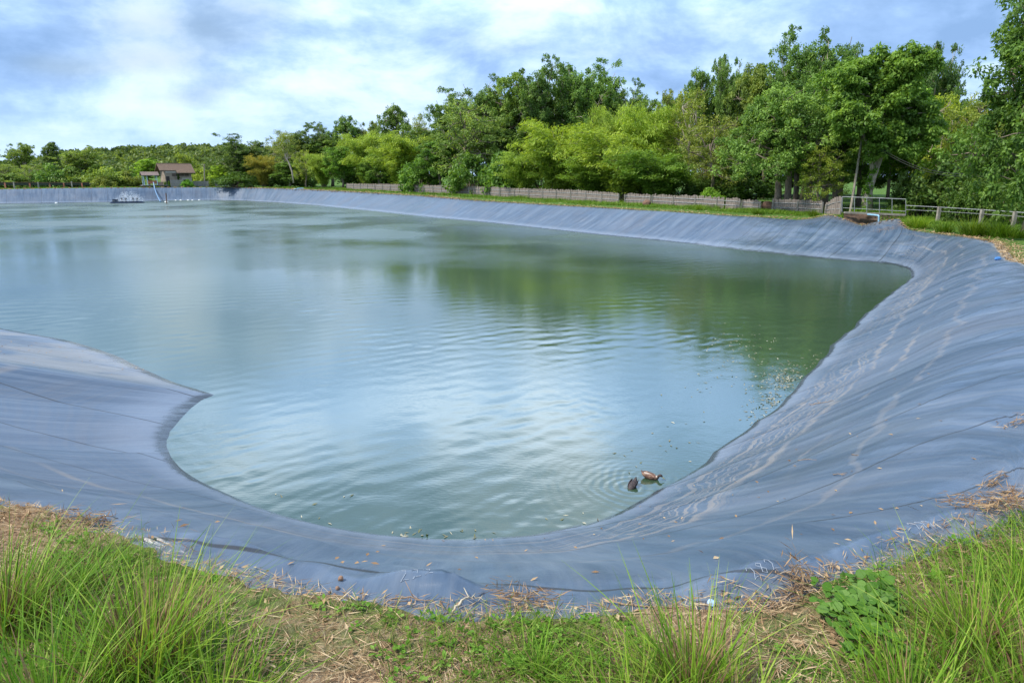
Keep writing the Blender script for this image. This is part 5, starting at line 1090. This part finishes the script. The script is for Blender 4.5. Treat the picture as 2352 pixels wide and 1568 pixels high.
d1.scale = d2.scale = (.84, .84, .84)
# ------------------------------------------------------------------ floating leaves, litter on the liner
rng = np.random.default_rng(77)
def litter(name, pix, n_each, spread, ln, wd, label, cat, mat, z=None, tintr=(.1, .95), tilt=.15, lift=.006, surf='any'):
    P = []
    for px, py, sx_, sy_, n in pix:
        for _ in range(n):
            x = rng.normal(px, sx_); y = rng.normal(py, sy_)
            if z is not None:
                q = onz(x, y, z+lift); r = bvL.ray_cast(CAMV, Vector(ray(x, y)).normalized(), 900)
                if r[0] is not None and r[0].z > z-.05: continue
                P.append(q)
            else:
                r = hit(x, y, surf)
                if r is not None: P.append(np.array(r[0])+np.array(r[1])*lift*(1 if r[1].z > 0 else -1))
    P = np.array(P); n = len(P); v = leaves(P, unit(np.column_stack([rng.normal(0, 1, (n, 2)), rng.normal(0, tilt, n)])), unit(np.column_stack([rng.normal(0, tilt, (n, 2)), np.ones(n)])), ln*rng.uniform(.5, 1.5, n), wd*rng.uniform(.5, 1.5, n))
    o = link(name, npmesh(name, v.reshape(-1, 3), np.arange(n*4).reshape(n, 4), tint=np.repeat(rng.uniform(*tintr, n), 4)), mat); setprops(o, label, cat, kind='stuff'); return o
FLEAF = leafmat('floating_leaf', (.10, .12, .05), (.24, .22, .13), (.46, .44, .34), .05, .5, False)
litter('floating_leaves', [(1800, 872, 24, 13, 260), (1760, 905, 26, 20, 80), (1720, 820, 60, 25, 90), (1700, 780, 60, 12, 40), (1745, 955, 16, 14, 40), (1850, 835, 22, 12, 40), (1640, 850, 50, 40, 26), (1560, 985, 60, 30, 14), (1470, 1040, 90, 30, 10), (700, 1150, 60, 30, 8), (1000, 1225, 120, 5, 26), (1350, 1190, 80, 8, 5), (1780, 925, 12, 8, 60)], 0, 0, .085, .028, 'pale fallen leaves floating by the right bank', 'floating leaves', FLEAF, WZ, (.05, 1.))
litter('liner_leaves', [(60, 800, 60, 12, 46), (200, 830, 60, 20, 16), (300, 850, 40, 8, 8), (1700, 1150, 260, 90, 34), (1900, 1000, 200, 120, 26), (2000, 860, 120, 100, 12), (1500, 1250, 200, 40, 16), (900, 1290, 160, 25, 14), (300, 1180, 150, 40, 8)], 0, 0, .05, .022, 'scattered dry leaves and bits on the pond liner', 'leaf litter', STRAW, None, (.0, .8), .1, .008, 'L')
# dry twigs, straw piles
def straw_mesh(n, rx, ry, rng, ln=.09, hz_=.04):
    P = np.column_stack([rng.normal(0, rx, n), rng.normal(0, ry, n), np.abs(rng.normal(0, hz_, n))*.7]); A = unit(np.column_stack([rng.normal(0, 1, n)+.4, rng.normal(0, .6, n), rng.normal(0, .22, n)])); Nn = unit(np.column_stack([rng.normal(0, .6, (n, 2)), np.ones(n)]))
    return leaves(P, A, Nn, ln*rng.uniform(.4, 1.6, n), .004*rng.uniform(.6, 2.4, n)), rng.uniform(.0, .7, n)
for px, py, n, rx, ry, lb in ((2275, 1160, 420, .17, .07, 'largest brown straw pile lying on the liner at the right edge'), (2283, 1112, 70, .06, .03, 'small clump of dry leaves above the largest straw pile'), (2312, 1132, 90, .07, .04, 'dry leaf clump between straw pile and right edge'), (2335, 975, 60, .08, .05, 'dry leaf clump high up at the right edge'), (1830, 1340, 170, .05, .10, 'heap of curled dead leaves hanging onto the liner before the leafy vine'), (1755, 1400, 120, .10, .06, 'dead leaf heap at the liner edge left of the leafy vine'), (2290, 1270, 320, .22, .07, 'brown straw heap before the right-hand grass tussock'), (90, 1195, 480, .26, .09, 'brown straw heap at the left end of the liner edge'), (1210, 1385, 260, .12, .10, 'tangle of dead roots and straw at the middle of the liner edge'), (190, 1205, 160, .14, .05, 'thin reddish twig tangle right of the left straw heap'), (2040, 526, 130, 0.5, .2, 'tan straw patch beside the right mound of the far corner')):
    r = hit(px, py); p = np.array(r[0]); sc_ = 1. if p[1] < 20 else 1.0
    v, tn = straw_mesh(n, rx, ry, rng, .09 if p[1] < 20 else .5); 
    if p[1] > 20: v = v*np.array([1, 1, 1])
    o = link('straw_pile', npmesh('straw_pile', v.reshape(-1, 3), np.arange(n*4).reshape(n, 4), tint=np.repeat(tn, 4)), STRAW); o.location = tuple(p+np.array([0, 0, .006]))
    nrm = Vector(r[1]); nrm = nrm if nrm.z > 0 else -nrm; o.rotation_euler = Vector((0, 0, 1)).rotation_difference(nrm).to_euler(); setprops(o, lb, 'straw pile', 'dry straw piles on the liner', 'stuff')
TWIG = simple('dry_twig', (.28, .19, .125), .85, .4, 12.); PALETWIG = simple('pale_stalk', (.47, .40, .29), .85, .25, 12.)
def twig(pix, rad, label, mat=TWIG, side=0, lift=.0):
    P = [np.array(hit(x, y)[0])+np.array([0, 0, rad+lift*math.sin(math.pi*i/max(1, len(pix)-1))]) for i, (x, y) in enumerate(pix)]
    mb = MB(); O = P[0]; n = len(P); tt_ = np.linspace(0, 1, n*4); Q = np.stack([np.interp(tt_, np.linspace(0, 1, n), np.array(P)[:, i]) for i in range(3)], 1)+rng.normal(0, rad*.5, (n*4, 3)); mb.tube([q-O for q in Q], np.linspace(rad, rad*.45, n*4), 5)
    for _ in range(side):
        i = rng.integers(2, n*4-1); q = Q[i]-O; d_ = rng.normal(0, 1, 3); d_[2] = abs(d_[2])*.4; mb.tube([q, q+unit(d_)*rng.uniform(.04, .12)], [rad*.5, rad*.25], 4)
    o = mb.build('twig', mat, None, True); o.location = tuple(O); setprops(o, label, 'twig', 'dry twigs on the liner')
twig([(868, 1402), (885, 1390), (905, 1380), (945, 1379), (965, 1384), (1000, 1380)], .006, 'wavy brown twig lying on the liner left of centre', TWIG, 6, .02)
twig([(1035, 1412), (1055, 1396), (1072, 1384), (1090, 1381), (1119, 1382)], .007, 'pale bent stalk lying on the liner right of the wavy twig', PALETWIG, 2, .03)
twig([(1180, 1400), (1200, 1385), (1215, 1375), (1240, 1365), (1275, 1355)], .005, 'thin root reaching onto the liner from the dead root tangle', TWIG, 10, .03)
twig([(870, 1424), (930, 1418), (985, 1423), (1030, 1408)], .004, 'thin dark vine along the liner edge under the wavy twig', TWIG, 4)
twig([(1420, 1388), (1480, 1393), (1540, 1396), (1600, 1392)], .005, 'long brown vine along the liner edge behind the central tussock', TWIG, 8)
twig([(1740, 1412), (1780, 1396), (1815, 1372), (1845, 1350), (1890, 1332), (1935, 1330)], .006, 'branching dead vine reaching onto the liner left of the leafy vine', TWIG, 12, .02)
twig([(1913, 1090), (1928, 1095), (1942, 1091)], .005, 'small curled twig in the middle of the right slope', TWIG, 3, .03)
twig([(1832, 1057), (1860, 1055), (1875, 1056)], .005, 'straight twig above the small curled one on the right slope', TWIG, 0)
twig([(1956, 1044), (1972, 1046)], .005, 'short twig right of the straight one on the slope', TWIG, 0)
twig([(1860, 930), (1890, 925), (1915, 920)], .008, 'longer brown twig on the upper right slope by the silt lines', TWIG, 1)
twig([(2060, 1215), (2080, 1217)], .006, 'short twig lying below the long weld line on the right', TWIG, 0)
twig([(200, 1216), (240, 1196), (270, 1190)], .004, 'thin reddish stem reaching out from the left straw heap', TWIG, 8, .04)
for px, py, r_, lb in ((783, 1331, .016, 'largest brown pebble left of the chalk number'), (775, 1352, .012, 'second brown pebble below the largest one'), (757, 1362, .009, 'small pebble beside the rusty stain'), (768, 1366, .008, 'tiny pebble right of the rusty stain'), (2146, 1253, .014, 'dark pebble before the right grass tussock'), (2168, 1263, .018, 'brown nut shell before the right grass tussock'), (2232, 1202, .011, 'pale pebble near the right straw heap')):
    r = hit(px, py); bm = bmesh.new(); bmesh.ops.create_icosphere(bm, subdivisions=2, radius=r_)
    for v_ in bm.verts: v_.co *= 1+.3*mnoise.noise(v_.co*60+Vector((px, 0, 0)))
    me = bpy.data.meshes.new('pebble'); bm.to_mesh(me); bm.free(); o = link('pebble', me, bpy.data.materials.get('pebble_brown') or simple('pebble_brown', (.24, .14, .09), .8, .3, 40.)); o.location = tuple(np.array(r[0])+np.array([0, 0, r_*.6])); setprops(o, lb, 'pebble', 'pebbles on the liner')
mb = MB(); mb.tube([(0, 0, 0), (0, 0, .012), (0, 0, .014)], [.020, .020, .016], 14); o = mb.build('bottle_cap', simple('light_blue_plastic', (.40, .58, .85), .4, .1)); r = hit(1632, 1389); o.location = tuple(np.array(r[0])+np.array([0, 0, .01])); o.rotation_euler = (.5, .2, 0); setprops(o, 'light blue bottle cap in the dead leaves by the liner edge', 'bottle cap')
mb = MB(); mb.tube([(-.1, 0, 0), (-.06, 0, .03), (.06, .02, .04), (.12, 0, .01)], [.02, .06, .06, .02], 7); o = mb.build('plastic_scrap', BLUEP); r = hit(2291, 598); o.location = tuple(np.array(r[0])+np.array([0, 0, .03])); setprops(o, 'bright blue plastic scrap on the pale liner edge at right', 'plastic scrap')
# chalk numbers on the liner
CHALK = simple('chalk', (.30, .34, .40), .9, .1); GL = {'2': [(0, .75), (.2, 1), (.5, .85), (.45, .5), (0, 0), (.3, .1), (.65, .05)], '8': [(.5, .8), (.25, 1), (.05, .8), (.5, .3), (.3, 0), (.05, .2), (.5, .8)], '4': [(.4, 0), (.35, 1), (0, .35), (.6, .35)]}
for px, py, txt, sz, an in ((920, 1337, '222', .060, .25), (1735, 1331, '282', .058, .45), (2112, 1216, '222', .062, .45)):
    p = np.array(hit(px, py)[0]); mb = MB()
    for i, ch in enumerate(txt):
        q = []
        for gx_, gy_ in GL[ch]:
            x = (i*.95+gx_)*sz*1.2; y = gy_*sz*1.5; w = p+np.array([x*math.cos(an)-y*math.sin(an), x*math.sin(an)+y*math.cos(an), 0]); r = bvL.ray_cast(Vector((w[0], w[1], 5)), Vector((0, 0, -1))); q.append(np.array(r[0])+np.array([0, 0, .003]))
        mb.tube(q, .0018, 4)
    mb.build('chalk_number', CHALK, liner)
# ------------------------------------------------------------------ foreground
rng = np.random.default_rng(91)
def near_pts(n, pad=0., x0=-4.2, x1=4.8, y0=2.1, y1=5.8, dens=None):
    out = []
    while sum(len(o) for o in out) < n:
        Q = np.column_stack([rng.uniform(x0, x1, n), rng.uniform(y0, y1, n)]); k = ~inside(bp, Q) & (np.abs(Q[:, 0]) < .8*Q[:, 1]+.9)
        if pad: k |= (np.abs(Q[:, 0]) < .8*Q[:, 1]+.9) & np.array([((q-bp[:, :2])**2).sum(1).min() < pad**2*rng.random() for q in Q])
        Q = Q[k]
        if dens is not None: Q = Q[np.array([rng.random() < dens(*q) for q in Q])]
        out.append(Q)
    Q = np.concatenate(out)[:n]; return np.column_stack([Q, [down(*q) for q in Q]])
def gd(x, y): return min(1, max(.0, .42+1.6*fbm(x, y, .9, 3, 12.)+.25*(abs(x) > 1.6)))
P = near_pts(22000, 0, dens=gd); n = len(P); tint = rng.normal(.42, .2, n)
blade_obj('low_grass', P, rng.uniform(.025, .13, n), rng.uniform(.003, .006, n), rng.uniform(0, 6.28, n), rng.uniform(.2, 1.1, n), rng.uniform(.0, .9, n), tint, 3, BLADE, rng=rng)
setprops(bpy.data.objects['low_grass'], 'short patchy grass on the near bank', 'grass', kind='stuff'); bpy.data.objects['low_grass'].color = (.8, .75, .9, 1)
P = near_pts(21000, .2, dens=lambda x, y: 1-.55*gd(x, y)); n = len(P); P[:, 2] += rng.uniform(.002, .03, n)
v = leaves(P, unit(np.column_stack([rng.normal(0, 1, (n, 2)), rng.normal(0, .2, n)])), unit(np.column_stack([rng.normal(0, .5, (n, 2)), np.ones(n)])), rng.uniform(.03, .14, n), rng.uniform(.0022, .006, n)); tn = rng.uniform(.1, 1., n)
P = near_pts(1500, .2, dens=lambda x, y: 1-.6*gd(x, y)); k = len(P); P[:, 2] += rng.uniform(.004, .03, k)
v2 = leaves(P, unit(np.column_stack([rng.normal(0, 1, (k, 2)), rng.normal(0, .3, k)])), unit(np.column_stack([rng.normal(0, .6, (k, 2)), np.ones(k)])), rng.uniform(.02, .065, k), rng.uniform(.008, .024, k)); v = np.concatenate([v, v2]); n += k
setprops(link('straw_litter', npmesh('straw_litter', v.reshape(-1, 3), np.arange(n*4).reshape(n, 4), tint=np.repeat(np.concatenate([tn, rng.uniform(.05, .8, k)]), 4)), STRAW), 'dry straw and dead leaves covering the near bank', 'straw', kind='stuff')
# loose soil burying the liner's edge
jj_ = np.where((T > 16.5) & (T < 37))[0]; V = []
od = Ec-Bc; od[:, 2] = 0; od = unit(od)
for j in jj_:
    e = L[0, j]; w_in = .05+.16*max(0, .5+.9*fbm(e[0], e[1], 1.3, 3, 21.))+.05*fbm(e[0], e[1], 6., 2, 3.); row = []
    for q, dz in ((-w_in, -.012), (-w_in*.8, .006), (-w_in*.35, .016), (.02, .020), (.12, .018), (.26, .010), (.40, -.03)):
        p = e+od[j]*q; n_ = .012*fbm(p[0], p[1], 5., 3, 2.)+.008*fbm(p[0], p[1], 17., 2, 2.); row.append((p[0], p[1], down(p[0], p[1])+dz+(n_ if -.011 < dz else 0)))
    V.append(row)
V = np.array(V); nj = len(jj_); ids = np.arange(nj*7).reshape(nj, 7); Fs = np.stack([ids[:-1, :-1], ids[:-1, 1:], ids[1:, 1:], ids[1:, :-1]], -1).reshape(-1, 4)
so_ = link('soil', npmesh('soil', V.reshape(-1, 3), Fs, smooth=True), bpy.data.materials['ground_soil']); setprops(so_, 'loose sandy soil burying the edge of the pond liner', 'soil', kind='structure')
# little broad-leaved weeds
P = near_pts(620, 0, dens=gd); V = []; Tn = []
for p in P:
    k = rng.integers(5, 12); a = rng.uniform(0, 6.28, k); o = np.column_stack([np.cos(a), np.sin(a), np.full(k, .55)]); r = rng.uniform(.012, .05, (k, 1)); V.append(leaves(p+o*r+np.array([0, 0, .012]), o*np.array([1, 1, .5])+rng.normal(0, .15, (k, 3)), unit(np.column_stack([rng.normal(0, .3, (k, 2)), np.ones(k)])), rng.uniform(.022, .045, k), rng.uniform(.014, .026, k))); Tn.append(np.clip(rng.normal(.55, .15)+rng.normal(0, .1, k), 0, 1))
v = np.concatenate(V); n = len(v); o = link('ground_weeds', npmesh('ground_weeds', v.reshape(-1, 3), np.arange(n*4).reshape(n, 4), tint=np.repeat(np.concatenate(Tn), 4)), BLADE); o.color = (.7, .85, 1., 1); setprops(o, 'small broad leaved weeds creeping over the near bank', 'weeds', kind='stuff')
# big tussocks
def near_tussock(px, py, hmax, n, spread, label, wind=.25, dry=160, col=(1, 1, 1), seed=0):
    n = int(n*.72); hmax *= .94; rg = np.random.default_rng(seed+200); d = ray(px, py); k = -CAMZ/d[2]; x, y = d[0]*k, d[1]*k; z0 = down(x, y)
    e = empty('grass_tussock', (x, y, z0), label, 'grass tussock', 'grass tussocks on the near bank')
    r = np.minimum(np.abs(rg.normal(0, spread, n)), spread*2.1); a = rg.uniform(0, 6.28, n); P = np.column_stack([np.cos(a)*r*1.2, np.sin(a)*r, np.full(n, -.02)]); az = a+rg.normal(0, .7, n); D = np.column_stack([np.cos(az), np.sin(az)])*.9+np.array([wind, .1]); az = np.arctan2(D[:, 1], D[:, 0])
    hgt = hmax*(rg.uniform(.25, 1., n)**.9); lean = np.abs(rg.normal(.42, .3, n)); curl = np.where(rg.random(n) < .45, rg.uniform(.2, .8, n), rg.uniform(0, .15, n))
    tint = rg.normal(.48, .27, n); o = blade_obj('blades', P, hgt, rg.uniform(.0035, .0115, n), az, lean, curl, tint, 7, BLADE, e, rg); o.color = (*col, 1)
    m = int(n*.5); r = np.minimum(np.abs(rg.normal(0, spread*.95, m)), spread*1.9); a = rg.uniform(0, 6.28, m); P = np.column_stack([np.cos(a)*r*1.2, np.sin(a)*r, np.full(m, -.02)]); o = blade_obj('young_shoots', P, hmax*rg.uniform(.15, .45, m), rg.uniform(.004, .007, m), rg.uniform(0, 6.28, m), rg.uniform(.2, .9, m), rg.uniform(0, .8, m), rg.normal(.55, .2, m), 5, BLADE, e, rg); o.color = (*col, 1)
    if dry:
        r = np.minimum(np.abs(rg.normal(0, spread*.8, dry)), spread*1.4); a = rg.uniform(0, 6.28, dry); P = np.column_stack([np.cos(a)*r, np.sin(a)*r, np.full(dry, -.02)]); blade_obj('dry_stalks', P, hmax*np.where(rg.random(dry) < .28, rg.uniform(.5, .85, dry), rg.uniform(.2, .5, dry)), rg.uniform(.005, .010, dry), a, rg.uniform(.05, .5, dry), rg.uniform(0, .3, dry), rg.uniform(.0, .55, dry), 3, STRAW, e, rg)
near_tussock(335, 1540, .66, 620, .15, 'big bright tussock with brown dry core, left of the straw covered ground', .22, 420, (1, 1, 1), 1)
near_tussock(10, 1430, .58, 560, .17, 'tussock cut by the left edge behind the big bright one', .18, 320, (.9, .95, 1), 2)
near_tussock(120, 1690, .68, 520, .17, 'tussock in the bottom left corner, nearest of all', .1, 120, (.85, .95, 1), 3)
near_tussock(500, 1640, .44, 320, .14, 'low spreading tussock right of the bottom left corner one', .2, 90, (1, 1, 1), 4)
near_tussock(190, 1340, .20, 420, .20, 'low soft grass clump at the liner edge by the left straw heap', .1, 60, (.85, .95, 1), 5)
near_tussock(1590, 1590, .56, 420, .12, 'upright tussock with long thin blades right of the bottom centre', -.12, 260, (1, 1, 1), 6)
near_tussock(1450, 1660, .46, 240, .12, 'short tussock at the bottom edge left of the long bladed one', -.1, 60, (1, 1, 1), 7)
near_tussock(1240, 1545, .24, 190, .055, 'small neat grass tuft on the straw near the bottom centre', 0., 20, (.9, 1, 1), 8)
near_tussock(2240, 1490, .54, 620, .18, 'big tussock at the lower right with blades leaning left', -.35, 260, (1, 1, 1), 9)
near_tussock(2090, 1640, .46, 460, .18, 'tussock at the bottom edge right of the leafy vine', -.3, 120, (.95, 1, 1), 10)
near_tussock(2390, 1380, .48, 420, .17, 'tussock cut by the right edge behind the big leaning one', -.3, 90, (1, 1, 1), 11)
near_tussock(2400, 1640, .60, 420, .2, 'tussock filling the bottom right corner', -.3, 200, (.9, .95, 1), 12)
near_tussock(1700, 1690, .42, 260, .12, 'low tussock at the bottom edge left of the leafy vine', -.1, 80, (1, 1, 1), 13)
# creeping vine with round leaves
q = np.array(hit(1960, 1400)[0]); vn = empty('creeping_vine', tuple(q), 'creeping vine with round green leaves by the right tussock', 'vine'); mb = MB(); V = []; Tn = []
for k in range(10):
    px0, py0 = 2010+rng.normal(0, 60), 1430+rng.normal(0, 30); P = [np.array(hit(px0+(rng.uniform(1880, 2080)-px0)*s+rng.normal(0, 6), py0+(rng.uniform(1345, 1440)-py0)*s)[0])+np.array([0, 0, .02+.04*math.sin(3*s)])-q for s in np.linspace(0, 1, 7)]
    mb.tube(P, .0025, 4)
    for p in P:
        for _ in range(5):
            c = p+rng.normal(0, .035, 3)*np.array([1, 1, .3])+np.array([0, 0, .03]); nn_ = unit(np.array([rng.normal(0, .35), rng.normal(-.2, .35), 1.])); ax = unit(np.cross(nn_, rng.normal(0, 1, 3))); bx = np.cross(nn_, ax); r_ = rng.uniform(.014, .027)
            V.append(np.array([c+r_*(ax*math.cos(a_)*1.15+bx*math.sin(a_))+nn_*r_*.2*abs(math.sin(a_)) for a_ in np.linspace(0, 2*math.pi, 9)[:-1]])); Tn.append(rng.uniform(.3, .8))
mb.build('stems', TWIG, vn, True); v = np.concatenate(V); n = len(V); o = link('leaves', npmesh('vine_leaves', v, np.arange(n*8).reshape(n, 8), tint=np.repeat(Tn, 8)), BLADE, vn); o.color = (.52, .66, 1.1, 1)
